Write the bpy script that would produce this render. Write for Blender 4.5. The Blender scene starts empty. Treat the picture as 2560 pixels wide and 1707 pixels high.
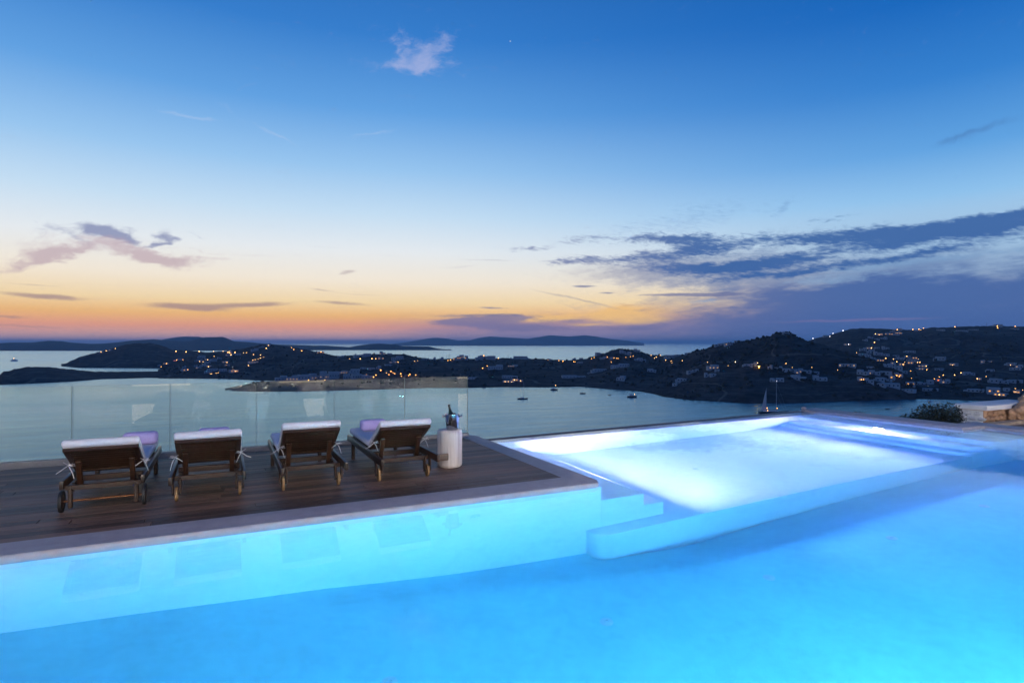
import bpy, bmesh, math, random
from math import sin, cos, tan, pi, radians, atan2, hypot, exp
from mathutils import Vector, Matrix, noise as mnoise
from mathutils.bvhtree import BVHTree

random.seed(7)
sc = bpy.context.scene
col = sc.collection

# ------------------------------------------------------------------ camera
# World axes follow the pool: +X along the long deck edge, +Y out to sea. Deck level is z = 0.
F, CX, HY, CAMZ = 1477.0, 1280.0, 857.0, 1.65        # survey constants in pixels of the 2560 px wide photo
YAW = atan2(664, 1357)
FW, RT = Vector((sin(YAW), cos(YAW), 0)), Vector((cos(YAW), -sin(YAW), 0))
SEA = CAMZ - 70.0
cam = bpy.data.cameras.new('camera')
cam.sensor_width = 36.0
cam.lens = F / 2560 * 36.0
cam.shift_y = 3.5 / 2560
cam.clip_start, cam.clip_end = 0.05, 250000
cam_o = bpy.data.objects.new('camera', cam)
cam_o.location = (0, 0, CAMZ)
cam_o.rotation_euler = (pi / 2, 0, -YAW)
col.objects.link(cam_o)
sc.camera = cam_o

# ------------------------------------------------------------------ view and sampling
sc.view_settings.view_transform = 'Standard'
sc.view_settings.look = 'None'
sc.view_settings.exposure = 0.0
sc.view_settings.gamma = 1.0
sc.view_settings.use_curve_mapping = False
cy = sc.cycles
cy.use_denoising = True
try:
    cy.denoiser = 'OPENIMAGEDENOISE'
    cy.denoising_input_passes = 'RGB_ALBEDO_NORMAL'
    cy.denoising_prefilter = 'ACCURATE'
except Exception:
    pass
cy.max_bounces = 14
cy.diffuse_bounces = 6
cy.glossy_bounces = 5
cy.transmission_bounces = 10
cy.transparent_max_bounces = 12
cy.volume_bounces = 2
cy.sample_clamp_indirect = 80.0
cy.sample_clamp_direct = 0.0
cy.use_adaptive_sampling = False
cy.caustics_refractive = True
cy.caustics_reflective = True

def lin(r, g, b):
    def f(c):
        c /= 255.0
        return c / 12.92 if c <= 0.04045 else ((c + 0.055) / 1.055) ** 2.4
    return (f(r), f(g), f(b), 1.0)

# ------------------------------------------------------------------ small node-expression helper
class X:
    def __init__(s, nt, sock): s.nt, s.s = nt, sock
    def _m(s, op, *args, clamp=False):
        n = s.nt.nodes.new('ShaderNodeMath'); n.operation = op; n.use_clamp = clamp
        for i, a in enumerate(args):
            if isinstance(a, X): s.nt.links.new(a.s, n.inputs[i])
            else: n.inputs[i].default_value = a
        return X(s.nt, n.outputs[0])
    def __add__(s, o): return s._m('ADD', s, o)
    def __radd__(s, o): return s._m('ADD', o, s)
    def __sub__(s, o): return s._m('SUBTRACT', s, o)
    def __rsub__(s, o): return s._m('SUBTRACT', o, s)
    def __mul__(s, o): return s._m('MULTIPLY', s, o)
    def __rmul__(s, o): return s._m('MULTIPLY', o, s)
    def __truediv__(s, o): return s._m('DIVIDE', s, o)
    def abs(s): return s._m('ABSOLUTE', s)
    def exp(s): return s._m('EXPONENT', s)
    def pow(s, p): return s._m('POWER', s, p)
    def min(s, o): return s._m('MINIMUM', s, o)
    def max(s, o): return s._m('MAXIMUM', s, o)
    def sat(s): return s._m('ADD', s, 0.0, clamp=True)

def smooth(x, a, b):
    n = x.nt.nodes.new('ShaderNodeMapRange'); n.interpolation_type = 'SMOOTHSTEP'
    n.inputs['From Min'].default_value = a; n.inputs['From Max'].default_value = b
    x.nt.links.new(x.s, n.inputs['Value'])
    return X(x.nt, n.outputs['Result'])

def combine(nt, x, y, z=0.0):
    n = nt.nodes.new('ShaderNodeCombineXYZ')
    for i, a in enumerate((x, y, z)):
        if isinstance(a, X): nt.links.new(a.s, n.inputs[i])
        else: n.inputs[i].default_value = a
    return n.outputs[0]

def noise(nt, vec, scale=1.0, detail=4.0, rough=0.5, dist=0.0):
    n = nt.nodes.new('ShaderNodeTexNoise')
    n.inputs['Scale'].default_value = scale; n.inputs['Detail'].default_value = detail
    n.inputs['Roughness'].default_value = rough; n.inputs['Distortion'].default_value = dist
    if vec is not None: nt.links.new(vec, n.inputs['Vector'])
    return X(nt, n.outputs['Fac'])

def ramp(nt, x, stops, interp='LINEAR'):
    n = nt.nodes.new('ShaderNodeValToRGB'); r = n.color_ramp; r.interpolation = interp
    while len(r.elements) < len(stops): r.elements.new(0.5)
    for e, (p, c) in zip(r.elements, stops): e.position = p; e.color = c
    nt.links.new(x.s, n.inputs[0])
    return n.outputs[0]

def mix(nt, f, a, b):
    n = nt.nodes.new('ShaderNodeMix'); n.data_type = 'RGBA'
    if isinstance(f, X): nt.links.new(f.s, n.inputs[0])
    else: n.inputs[0].default_value = f
    for i, c in ((6, a), (7, b)):
        if isinstance(c, tuple): n.inputs[i].default_value = c
        else: nt.links.new(c, n.inputs[i])
    return n.outputs[2]

# ------------------------------------------------------------------ world: dusk sky after sunset (sun has set in +Y)
def AE(dx, dy):
    """direction (azimuth from +Y, elevation, degrees) of a point surveyed on the 2352 px wide view"""
    u, v = (dx - 1176) / 1357, (787 - dy) / 1357
    return math.degrees(math.atan(u)) + math.degrees(YAW), math.degrees(math.atan2(v, hypot(1, u)))

world = bpy.data.worlds.new('World'); sc.world = world; world.use_nodes = True
def build_world():
    nt = world.node_tree; nt.nodes.clear()
    out = nt.nodes.new('ShaderNodeOutputWorld'); bg = nt.nodes.new('ShaderNodeBackground')
    nt.links.new(bg.outputs[0], out.inputs[0])
    tc = nt.nodes.new('ShaderNodeTexCoord'); sep = nt.nodes.new('ShaderNodeSeparateXYZ')
    nt.links.new(tc.outputs['Generated'], sep.inputs[0])
    dx, dy, dz = (X(nt, sep.outputs[i]) for i in range(3))
    az = dx._m('ARCTAN2', dx, dy) * 57.2958
    el = dz._m('ARCSINE', dz) * 57.2958
    e = (el / 60.0).sat()
    def R(stops): return ramp(nt, e, [(p / 60.0, lin(*c)) for p, c in stops])
    sun = R([(0, (240, 200, 206)), (0.7, (244, 186, 170)), (1.5, (252, 172, 134)), (2.5, (255, 196, 118)), (3.8, (255, 226, 174)),
             (5.8, (252, 240, 220)), (8.6, (236, 241, 244)), (12.0, (200, 226, 247)), (16, (154, 200, 242)), (21, (99, 163, 228)),
             (27, (55, 127, 206)), (36, (30, 96, 176)), (60, (16, 60, 128))])
    side = R([(0, (112, 120, 165)), (1.2, (190, 160, 165)), (2.4, (252, 200, 140)), (4.0, (255, 228, 180)), (5.5, (240, 232, 214)), (8.0, (196, 220, 238)), (11.5, (145, 197, 240)), (15, (98, 165, 228)),
              (20, (54, 130, 209)), (25.6, (24, 104, 190)), (36, (16, 80, 160)), (60, (10, 50, 112))])
    east = R([(0, (84, 104, 160)), (6, (104, 124, 182)), (14, (84, 130, 200)), (30, (44, 102, 182)), (60, (16, 60, 128))])
    a = az.abs()
    c = mix(nt, smooth(a, 12, 66), sun, side)
    c = mix(nt, smooth(az, 40, 62) * (1.0 - smooth(el, 7, 12)) * (1.0 - smooth(az, 75, 120)) * 0.8, c, lin(146, 186, 224))
    c = mix(nt, smooth(a, 75, 165), c, east)

    # warped direction fields and four noise layers shared by all the clouds
    w1 = noise(nt, combine(nt, az * 0.35, el * 0.7, 1.7), 1.0, 4, 0.6) - 0.5
    w2 = noise(nt, combine(nt, az * 0.35, el * 0.7, 9.3), 1.0, 4, 0.6) - 0.5
    V = [combine(nt, az + w1 * p, el + w2 * q) for p, q in ((2.0, 0.35), (4.5, 1.3), (6.5, 2.6))]
    cur = [c]
    def put(f, base, top):
        cur[0] = mix(nt, f, base, top); return cur[0]
    def field(lv):
        # the warped direction, tied to the colour built so far so that the node stack stays short
        n = nt.nodes.new('ShaderNodeVectorMath'); n.operation = 'MULTIPLY_ADD'
        nt.links.new(cur[0], n.inputs[0]); n.inputs[1].default_value = (1e-7, 1e-7, 1e-7); nt.links.new(V[lv], n.inputs[2])
        return n.outputs[0]
    def gauss(p, sa, se, rot=0.0, lv=1, vec=None):
        m = nt.nodes.new('ShaderNodeMapping'); m.vector_type = 'TEXTURE'
        m.inputs['Location'].default_value = (p[0], p[1], 0); m.inputs['Rotation'].default_value = (0, 0, radians(rot)); m.inputs['Scale'].default_value = (sa, se, 1)
        nt.links.new(vec or field(lv), m.inputs['Vector'])
        d = nt.nodes.new('ShaderNodeVectorMath'); d.operation = 'DOT_PRODUCT'
        nt.links.new(m.outputs[0], d.inputs[0]); nt.links.new(m.outputs[0], d.inputs[1])
        x = X(nt, d.outputs['Value'])
        return x._m('POWER', 0.36788, x)
    def gsum(lst, lv=1):
        acc = None; vec = field(lv)
        for (px_, py_), sa, se, rot, wt in lst:
            g = gauss(AE(px_, py_), sa, se, rot, lv, vec)
            acc = g * wt if acc is None else g._m('MULTIPLY_ADD', g, wt, acc)
        return acc
    def fbm(sa, se, seed, detail, rough=0.62, rot=0.0, dist=0.4):
        m = nt.nodes.new('ShaderNodeMapping'); m.vector_type = 'TEXTURE'
        m.inputs['Rotation'].default_value = (0, 0, radians(rot)); m.inputs['Scale'].default_value = (1 / sa, 1 / se, 1); m.inputs['Location'].default_value = (seed * 3.7, seed * 1.9, 0)
        nt.links.new(V0, m.inputs['Vector'])
        return (noise(nt, m.outputs[0], 1.0, detail, rough, dist) - 0.5) * 2.8
    V0 = combine(nt, az, el)
    nA = fbm(0.12, 0.55, 5.2, 5, 0.62, 3)           # broad
    nB = fbm(0.45, 2.0, 6.6, 5, 0.64, 2)            # streaks
    nC = fbm(1.1, 4.2, 21.0, 5, 0.66, -8, 0.6)      # mottling
    nE = fbm(0.62, 1.15, 71.0, 6, 0.64, 20, 1.5)    # torn wisps

    # low mauve band on the horizon under the glow, reaching left
    m = smooth(az + nA * 6 + nB * 2, 9, 25) * (1.0 - smooth(el + nA * 0.7 + nB * 0.45, 1.0, 3.2)) * (1.0 - smooth(az, 75, 110))
    c = put(m * 0.82, c, lin(140, 136, 178))
    # glowing openings torn in it
    g = gsum([((1240, 731), 3.6, .42, 2, 1), ((1010, 727), 3.5, .18, 1, .7), ((1440, 718), 4.0, .75, 3, 1.1), ((1500, 735), 3.0, .35, 3, .8), ((1340, 745), 3, .2, 0, .5)], 0)
    c = put(smooth(g * 1.2 + nB * 0.50 + nC * .12, 0.30, 1.05) * 0.95, c, lin(255, 205, 128))
    g = gsum([((1075, 737), 4.2, .50, 1, 1), ((1180, 728), 3.0, .35, 2, .8), ((1210, 752), 6.5, .6, 0, .9), ((1490, 752), 5, .42, 2, .8), ((1320, 735), 2.5, .3, 2, .6)], 0)
    c = put(smooth(g.min(1.1) + nB * 0.35 + nC * .12, 0.35, 0.95) * 0.8, c, lin(122, 120, 164))
    # thick slate bank low on the right
    left = smooth(az + nA * 6 + nB * 3.5 + (el - 2.4).max(0.0) * -2.2, 34, 47)
    edge = left * (1.0 - smooth(el + nA * 1.3 + nB * 0.75 + nC * .15, 4.7, 7.3)) * (1.0 - smooth(az, 100, 140))
    c = put(edge * 0.96, c, mix(nt, smooth(az, 33, 56), lin(122, 124, 166), lin(70, 103, 165)))
    # pale torn openings in its upper part
    g = gsum([((1900, 642), 7, .45, 3, 1), ((1760, 628), 3, .5, 8, 1), ((2230, 585), 8, .42, 4, 1.1), ((1640, 688), 3.2, .32, 2, .9), ((2000, 612), 4, .3, 5, .8)], 1)
    c = put(smooth(g * 0.95 + nB * 0.55 + nC * .25, 0.50, 1.35) * 0.62, c, mix(nt, smooth(az, 33, 46), lin(248, 226, 190), lin(140, 180, 218)))
    m = smooth(gauss(AE(1950, 735), 8, .14, 0.5, 0) + nB * .3, .3, 1.0)
    c = put(m * .35, c, lin(150, 125, 168))
    # grey veil between the streets and the glow
    g = gsum([((1480, 628), 8, 1.1, 0, .95), ((1640, 655), 6, .7, 3, .8), ((1330, 700), 4, .35, -8, .6), ((1750, 610), 9, 1.2, 3, .9), ((1560, 590), 7, .9, 2, .7), ((2150, 600), 7, .7, 5, .8)], 2)
    c = put(smooth(g.min(1.2) + nA * 0.35 + nB * .45 + nC * .15, 0.15, 1.35) * 0.70, c, mix(nt, smooth(az, 28, 46), lin(172, 166, 180), lin(96, 122, 172)))
    # mottled streets rising to the right
    g = gsum([((2010, 541), 11.5, .75, -1.5, 1.35), ((2340, 498), 6.5, .75, 8, 1.15), ((1545, 546), 4.6, .50, 0, 1.05), ((1610, 572), 3.2, .7, 0, .95), ((1320, 600), 3.2, .42, 2, 1.0), ((1480, 592), 4.2, .5, 0, .95),
              ((1790, 600), 8, .55, 5, 1.05), ((2060, 592), 7, .42, 6, 1.0), ((1640, 618), 5.5, .5, 2, .85), ((1760, 632), 6, .42, 3, .9), ((1520, 612), 4, .4, 0, .75), ((1215, 570), 2.6, .32, 0, .75), ((1340, 548), 3.2, .7, 0, .55), ((1900, 505), 3, .3, 5, .5)], 1)
    m = smooth(g.min(1.4) + nC * 0.55 + nB * 0.34, 0.28, 1.15)
    c = put(m * 0.94, c, mix(nt, smooth(az, 27, 46), lin(128, 138, 178), lin(56, 100, 164)))
    m = smooth(gsum([((1620, 490), 7, 1.5, 3, .8), ((1800, 468), 1.6, .35, 12, .9), ((1450, 535), 7, 1.2, 0, .5)], 2) + nC * .75 + nB * .2, 0.45, 1.6)
    c = put(m * 0.45, c, lin(108, 148, 202))
    # dark slivers in front of the glow, and the slanting grey trail
    g = gsum([((1560, 677), 5.0, .16, -1, 1), ((1345, 657), 1.4, .14, 0, 1), ((1660, 674), 3.0, .20, 1, 1), ((1395, 671), 1.2, .10, 0, .8), ((1130, 706), 2.0, .13, 0, .8), ((1100, 724), 6.5, .22, 1, .9)], 0)
    c = put(smooth(g + nB * .28, .35, 1.0) * 0.75, c, lin(104, 114, 160))
    g = gsum([((1330, 688), 5.5, .13, -13, 1), ((1120, 597), 4, .09, -1, .7), ((1060, 612), 3, .2, 6, .5), ((900, 588), 3, .07, -6, .5), ((740, 568), 4, .06, 0, .5)], 0)
    c = put(smooth(g + nB * .25, .25, 1.2) * 0.5, c, lin(158, 152, 166))
    # long lens clouds low on the left
    g = gsum([((430, 705), 3.4, .32, -2, 1.1), ((580, 699), 3.8, .26, 3, 1.0), ((785, 696), 2.8, .20, -3, .85), ((95, 680), 2.8, .24, -3, 1.0), ((10, 726), 2.0, .14, 0, .65), ((735, 664), 1.9, .10, -5, .6),
              ((830, 676), 4, .07, -3, .5), ((800, 625), 1.0, .24, 8, .7), ((200, 710), .8, .22, 0, .45), ((60, 652), 4, .08, 0, .5), ((200, 654), 5, .06, 0, .4), ((40, 748), 3.5, .14, -2, .6)], 0)
    c = put(smooth(g + nB * .22 + nC * .05, .22, 1.0) * 0.66, c, lin(150, 122, 136))
    # torn wisp on the left: slate core, rosy tails
    g = gsum([((236, 531), 2.0, .64, -6, 1.4), ((276, 548), 1.5, .32, -18, .9), ((374, 545), .7, .5, 20, 1.2), ((362, 566), .9, .28, 15, .9), ((440, 540), .7, .4, -35, .55), ((165, 545), 2.4, .35, -20, .55), ((90, 545), 1.4, .7, 30, .4)], 1)
    c = put(smooth(g + nE * .40 + nC * .08, .22, 1.25) * 0.80, c, lin(124, 133, 177))
    g = gsum([((150, 578), 3.2, .52, 20, 1.05), ((80, 605), 2.6, .36, 26, .75), ((320, 582), 2.8, .62, -16, 1.15), ((400, 598), 3.0, .42, -3, 1.05), ((500, 592), 2.0, .2, 4, .6), ((85, 560), 2.2, .9, 30, .5), ((560, 583), 8, .12, 0, .5)], 1)
    c = put(smooth(g + nE * .45 + nB * .12, .20, 1.35) * 0.74, c, lin(194, 168, 178))
    # pale rosy wisp high up and thin trails
    g = gsum([((960, 142), 2.2, 1.1, 0, 1), ((1015, 104), 2.2, .65, 22, 1), ((985, 158), 2.6, .5, 0, .65), ((930, 105), .6, 1.6, -15, .5), ((890, 152), 3.4, .5, 0, .5), ((900, 80), 2.5, .5, -20, .3)], 2)
    c = put(smooth(g + nE * .62, .15, 1.85) * 0.66, c, lin(178, 186, 226))
    g = gsum([((640, 308), 2.4, .22, -22, 1), ((860, 305), 2.8, .16, 14, 1), ((430, 265), 2.8, .16, 0, 1), ((520, 250), 2.6, .25, -30, .5)], 1)
    c = put(smooth(g + nE * .30, .25, 1.5) * 0.38, c, lin(196, 212, 240))
    g = gsum([((2265, 296), 3.0, .5, 14, 1), ((2180, 322), 1.6, .22, 10, .8)], 1)
    c = put(smooth(g + nE * .4, .3, 1.6) * 0.45, c, lin(72, 114, 175))
    # faint rosy banding over the quarter where the sun set
    c = put(smooth(nA * .6 + nB * .5, 0.15, 1.1) * (1.0 - smooth(el, 5, 10)) * 0.12, c, lin(208, 178, 178))
    # the evening star and one faint companion
    for (sx, sy), br in (((355, 533), 1.0), ((1172, 95), .8)):
        a0, e0 = AE(sx, sy)
        u = (az - a0) * cos(radians(e0)); v = el - e0
        c = put(((u * u + v * v) * -700.0).exp() * br, c, (1.0, 0.98, 0.9, 1))
    nt.links.new(c, bg.inputs['Color'])
    bg.inputs['Strength'].default_value = 1.0
build_world()

# ------------------------------------------------------------------ materials
def mat(name):
    m = bpy.data.materials.new(name); m.use_nodes = True
    nt = m.node_tree
    return m, nt, nt.nodes['Principled BSDF'], nt.nodes['Material Output']

def coords(nt, which='Object'):
    return nt.nodes.new('ShaderNodeTexCoord').outputs[which]

def vscale(nt, vec, s):
    n = nt.nodes.new('ShaderNodeMapping'); n.inputs['Scale'].default_value = s
    nt.links.new(vec, n.inputs['Vector']); return n.outputs[0]

def bump(nt, b, h, strength, dist):
    n = nt.nodes.new('ShaderNodeBump'); n.inputs['Strength'].default_value = strength; n.inputs['Distance'].default_value = dist
    nt.links.new(h.s, n.inputs['Height']); nt.links.new(n.outputs[0], b.inputs['Normal'])

def plain(name, rgb, rough=0.6, metal=0.0, var=0.15, nscale=8.0, bmp=0.0, coord='Object'):
    m, nt, b, o = mat(name)
    n = noise(nt, vscale(nt, coords(nt, coord), (1, 1, 1)), nscale, 5, 0.6)
    hi = tuple(min(1, c * (1 + var)) for c in rgb) + (1,); lo = tuple(c * (1 - var) for c in rgb) + (1,)
    nt.links.new(ramp(nt, n, [(0.3, lo), (0.7, hi)]), b.inputs['Base Color'])
    b.inputs['Roughness'].default_value = rough; b.inputs['Metallic'].default_value = metal
    if bmp: bump(nt, b, n, bmp, 0.01)
    return m

def emit(name, rgb, strength):
    m, nt, b, o = mat(name)
    e = nt.nodes.new('ShaderNodeEmission'); e.inputs[0].default_value = rgb + (1,); e.inputs[1].default_value = strength
    nt.links.new(e.outputs[0], o.inputs['Surface'])
    if 'window' in name: m.cycles.emission_sampling = 'NONE'
    return m

def wood(name, dark, light, rough=0.4, axis=0, var=True):
    m, nt, b, o = mat(name)
    oi = nt.nodes.new('ShaderNodeObjectInfo')
    rnd = X(nt, oi.outputs['Random'])
    v = coords(nt)
    off = nt.nodes.new('ShaderNodeVectorMath'); off.operation = 'ADD'
    nt.links.new(v, off.inputs[0]); nt.links.new(combine(nt, rnd * 37.0, rnd * 11.0, rnd * 5.0), off.inputs[1])
    s = [60, 60, 60]; s[axis] = 3.0
    g = noise(nt, vscale(nt, off.outputs[0], tuple(s)), 1.0, 6, 0.6, 0.6)
    s2 = [5, 5, 5]; s2[axis] = 0.9
    w = noise(nt, vscale(nt, off.outputs[0], tuple(s2)), 1.0, 4, 0.6)
    f = (g * 0.65 + w * 0.45 + (rnd - 0.5) * (0.35 if var else 0.0) - 0.05).sat()
    nt.links.new(ramp(nt, f, [(0.3, dark + (1,)), (0.72, light + (1,))]), b.inputs['Base Color'])
    nt.links.new((w * 0.35 + (rough - 0.16)).s, b.inputs['Roughness'])
    bump(nt, b, g, 0.25, 0.004)
    return m

M = {}
M['deck'] = wood('deck_wood', (0.040, 0.022, 0.016), (0.200, 0.108, 0.076), 0.54, 0)
M['teak'] = wood('dark_oiled_teak', (0.009, 0.0042, 0.0026), (0.064, 0.026, 0.012), 0.36, 0, False)
M['teak_y'] = wood('dark_oiled_teak_lengthwise', (0.010, 0.005, 0.0033), (0.054, 0.025, 0.013), 0.34, 1, False)
M['wheelwood'] = wood('worn_wheel_wood', (0.12, 0.06, 0.022), (0.34, 0.20, 0.085), 0.6, 2, False)
M['rubber'] = plain('black_rubber', (0.012, 0.012, 0.013), 0.55)
M['axle'] = plain('copper_brown_axle', (0.16, 0.06, 0.02), 0.4, 0.6)
M['cushion'] = plain('off_white_canvas', (0.58, 0.555, 0.60), 0.85, 0, 0.06, 30, 0.05)
M['towel'] = plain('lilac_terry', (0.45, 0.37, 0.66), 0.95, 0, 0.1, 120, 0.4)
M['tie'] = plain('white_cotton_tape', (0.50, 0.48, 0.50), 0.9)
M['coping'] = plain('grey_plaster_coping', (0.31, 0.285, 0.315), 0.62, 0, 0.10, 9, 0.10)
M['darkstone'] = plain('dark_overflow_stone', (0.055, 0.045, 0.055), 0.5, 0, 0.3, 6)
M['channel'] = plain('grey_channel_metal', (0.22, 0.22, 0.23), 0.45, 0.2)
M['steel'] = plain('brushed_steel', (0.42, 0.43, 0.45), 0.10, 1.0, 0.05, 40)
M['inlet'] = plain('aged_inlet_plastic', (0.55, 0.64, 0.66), 0.5)
M['bottle'] = plain('dark_green_glass', (0.004, 0.012, 0.008), 0.08, 0, 0.2)
M['foil'] = plain('black_foil', (0.01, 0.01, 0.012), 0.3, 0.5)
M['white'] = plain('white_limewash', (0.72, 0.71, 0.70), 0.85, 0, 0.08, 0.4)
M['rock'] = plain('brown_rubble_stone', (0.46, 0.28, 0.17), 0.9, 0, 0.4, 5, 0.6)  # brown stone, its colour brightened to carry the warm lamplight on it
M['rockgrey'] = plain('limewashed_stone', (0.60, 0.59, 0.61), 0.9, 0, 0.35, 5, 0.6)
M['paving'] = plain('brown_paving', (0.20, 0.13, 0.10), 0.7, 0, 0.25, 4, 0.2)
M['terrace'] = plain('pale_terrace_stone', (0.42, 0.39, 0.36), 0.6, 0, 0.15, 2)
M['hull_dark'] = plain('dark_hull_paint', (0.02, 0.03, 0.05), 0.35)
M['hull_white'] = plain('white_hull_paint', (0.65, 0.66, 0.68), 0.35)
M['spar'] = plain('painted_spar', (0.30, 0.31, 0.33), 0.4, 0.3)
M['sail'] = plain('pale_sailcloth', (0.62, 0.60, 0.62), 0.85)
M['pole'] = plain('dark_pole_metal', (0.04, 0.04, 0.045), 0.5, 0.5)
M['winglass'] = plain('dark_window_glass', (0.012, 0.016, 0.024), 0.15)
M['house'] = plain('whitewashed_wall', (0.36, 0.36, 0.38), 0.9, 0, 0.10, 0.3)
M['house_grey'] = plain('weathered_stone_wall', (0.26, 0.23, 0.21), 0.9, 0, 0.3, 0.5)
M['trunk'] = plain('bark', (0.06, 0.045, 0.035), 0.9, 0, 0.3, 20, 0.4)
M['amber'] = emit('amber_lamp', (1.0, 0.42, 0.09), 10)
M['warmwhite'] = emit('warm_white_lamp', (1.0, 0.52, 0.17), 9)
M['coolwhite'] = emit('white_lamp', (0.95, 0.90, 0.95), 9)
M['gold'] = emit('golden_flood_lamp', (1.0, 0.58, 0.05), 40)
M['orange'] = emit('orange_lit_window', (1.0, 0.20, 0.04), 1.6)
M['litwin'] = emit('amber_lit_window', (1.0, 0.46, 0.12), 1.1)
M['litwin2'] = emit('pale_lit_window', (1.0, 0.62, 0.38), .5)
M['doorlight'] = emit('lit_doorway', (1.0, 0.80, 0.60), 3.6)
M['spotlight'] = emit('terrace_spot', (1.0, 0.92, 0.84), 3900)

def pool_plaster(name, lo, hi):
    m, nt, b, o = mat(name)
    n = noise(nt, coords(nt), 1.1, 6, 0.62)
    n2 = noise(nt, coords(nt), 9.0, 5, 0.6)
    n3 = noise(nt, coords(nt), 45.0, 3, 0.5)
    f = n * 0.6 + n2 * 0.4
    nt.links.new(ramp(nt, f, [(0.30, lo), (0.46, tuple(q * .4 + w * .6 for q, w in zip(lo, hi))), (0.60, hi)]), b.inputs['Base Color'])
    b.inputs['Roughness'].default_value = 0.8
    bump(nt, b, n2 * 0.5 + n3 * 0.5, 0.30, 0.012)
    return m
M['plaster'] = pool_plaster('white_pool_plaster', (0.62, 0.645, 0.65, 1), (0.76, 0.77, 0.775, 1))
M['aqua'] = pool_plaster('pool_plaster_lamplight_tint', (0.29, 0.60, 0.66, 1), (0.36, 0.74, 0.80, 1))  # deep-floor plaster; cyan of the lamplit water is put into its colour

def pool_water():
    m, nt, b, o = mat('pool_water')
    b.inputs['Base Color'].default_value = (1, 1, 1, 1)
    b.inputs['Transmission Weight'].default_value = 1.0
    b.inputs['IOR'].default_value = 1.333
    b.inputs['Roughness'].default_value = 0.0
    n = noise(nt, vscale(nt, coords(nt), (1.0, 2.2, 1)), 1.6, 3, 0.5, 0.4)
    bump(nt, b, n, 0.006, 0.02)
    v = nt.nodes.new('ShaderNodeVolumeAbsorption')
    v.inputs['Color'].default_value = (0.03, 0.66, 0.93, 1)
    v.inputs['Density'].default_value = 0.26
    nt.links.new(v.outputs[0], o.inputs['Volume'])
    return m
M['water'] = pool_water()

def sea_mat():
    m, nt, b, o = mat('sea_water')
    nt.nodes.remove(b)
    v = coords(nt)
    n = noise(nt, vscale(nt, v, (0.02, 0.06, 1)), 1.0, 6, 0.65, 0.6)
    big = noise(nt, vscale(nt, v, (0.0016, 0.005, 1)), 1.0, 5, 0.6, 0.8)
    df = nt.nodes.new('ShaderNodeBsdfDiffuse'); df.inputs[0].default_value = (0.020, 0.085, 0.125, 1)
    gl = nt.nodes.new('ShaderNodeBsdfGlossy'); gl.inputs[0].default_value = (0.70, 0.93, 1.0, 1)
    nt.links.new((big * 0.16 + 0.12).s, gl.inputs['Roughness'])
    fr = nt.nodes.new('ShaderNodeFresnel'); fr.inputs[0].default_value = 1.9
    bm = nt.nodes.new('ShaderNodeBump'); bm.inputs['Strength'].default_value = 0.25; bm.inputs['Distance'].default_value = 4.0
    nt.links.new(n.s, bm.inputs['Height'])
    for q in (gl, df): nt.links.new(bm.outputs[0], q.inputs['Normal'])
    mx = nt.nodes.new('ShaderNodeMixShader')
    nt.links.new(fr.outputs[0], mx.inputs[0]); nt.links.new(df.outputs[0], mx.inputs[1]); nt.links.new(gl.outputs[0], mx.inputs[2])
    nt.links.new(mx.outputs[0], o.inputs['Surface'])
    return m
M['sea'] = sea_mat()

def land_mat(name, lo, hi, scale):
    m, nt, b, o = mat(name)
    v = coords(nt)
    n = noise(nt, v, 0.006 * scale, 8, 0.68, 0.5)
    n2 = noise(nt, vscale(nt, v, (1, 1, 3)), 0.06 * scale, 5, 0.65)
    f = n * 0.55 + n2 * 0.5
    c = ramp(nt, f, [(0.36, lo + (1,)), (0.52, tuple((a + c) / 2.4 for a, c in zip(lo, hi)) + (1,)), (0.68, hi + (1,))])
    if scale > .5:      # dry-stone field walls following the contours, and bare tracks
        sep = nt.nodes.new('ShaderNodeSeparateXYZ'); nt.links.new(v, sep.inputs[0])
        wv = (X(nt, sep.outputs[2]) * 0.95 + n * 14.0)._m('SINE', X(nt, sep.outputs[2]) * 0.95 + n * 14.0)
        n3 = noise(nt, v, 0.011, 3, 0.5, 0.3)
        c = mix(nt, smooth(wv, 0.86, 0.99) * smooth(n3, 0.47, 0.60) * 0.35, c, (0.20, 0.165, 0.14, 1))
        tr = (noise(nt, v, 0.0045, 2, 0.4, 0.6) - 0.5).abs()
        c = mix(nt, (1.0 - smooth(tr, 0.002, 0.007)) * 0.6, c, (0.24, 0.18, 0.14, 1))
    nt.links.new(c, b.inputs['Base Color'])
    b.inputs['Roughness'].default_value = 1.0
    b.inputs['Specular IOR Level'].default_value = 0.1
    bump(nt, b, n2, 0.8, 5.0)
    return m
M['land'] = land_mat('dry_scrub_hillside', (0.020, 0.021, 0.021), (0.125, 0.095, 0.082), 1.0)
M['island'] = land_mat('far_island_scrub', (0.04, 0.04, 0.036), (0.09, 0.075, 0.065), 0.3)

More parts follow.
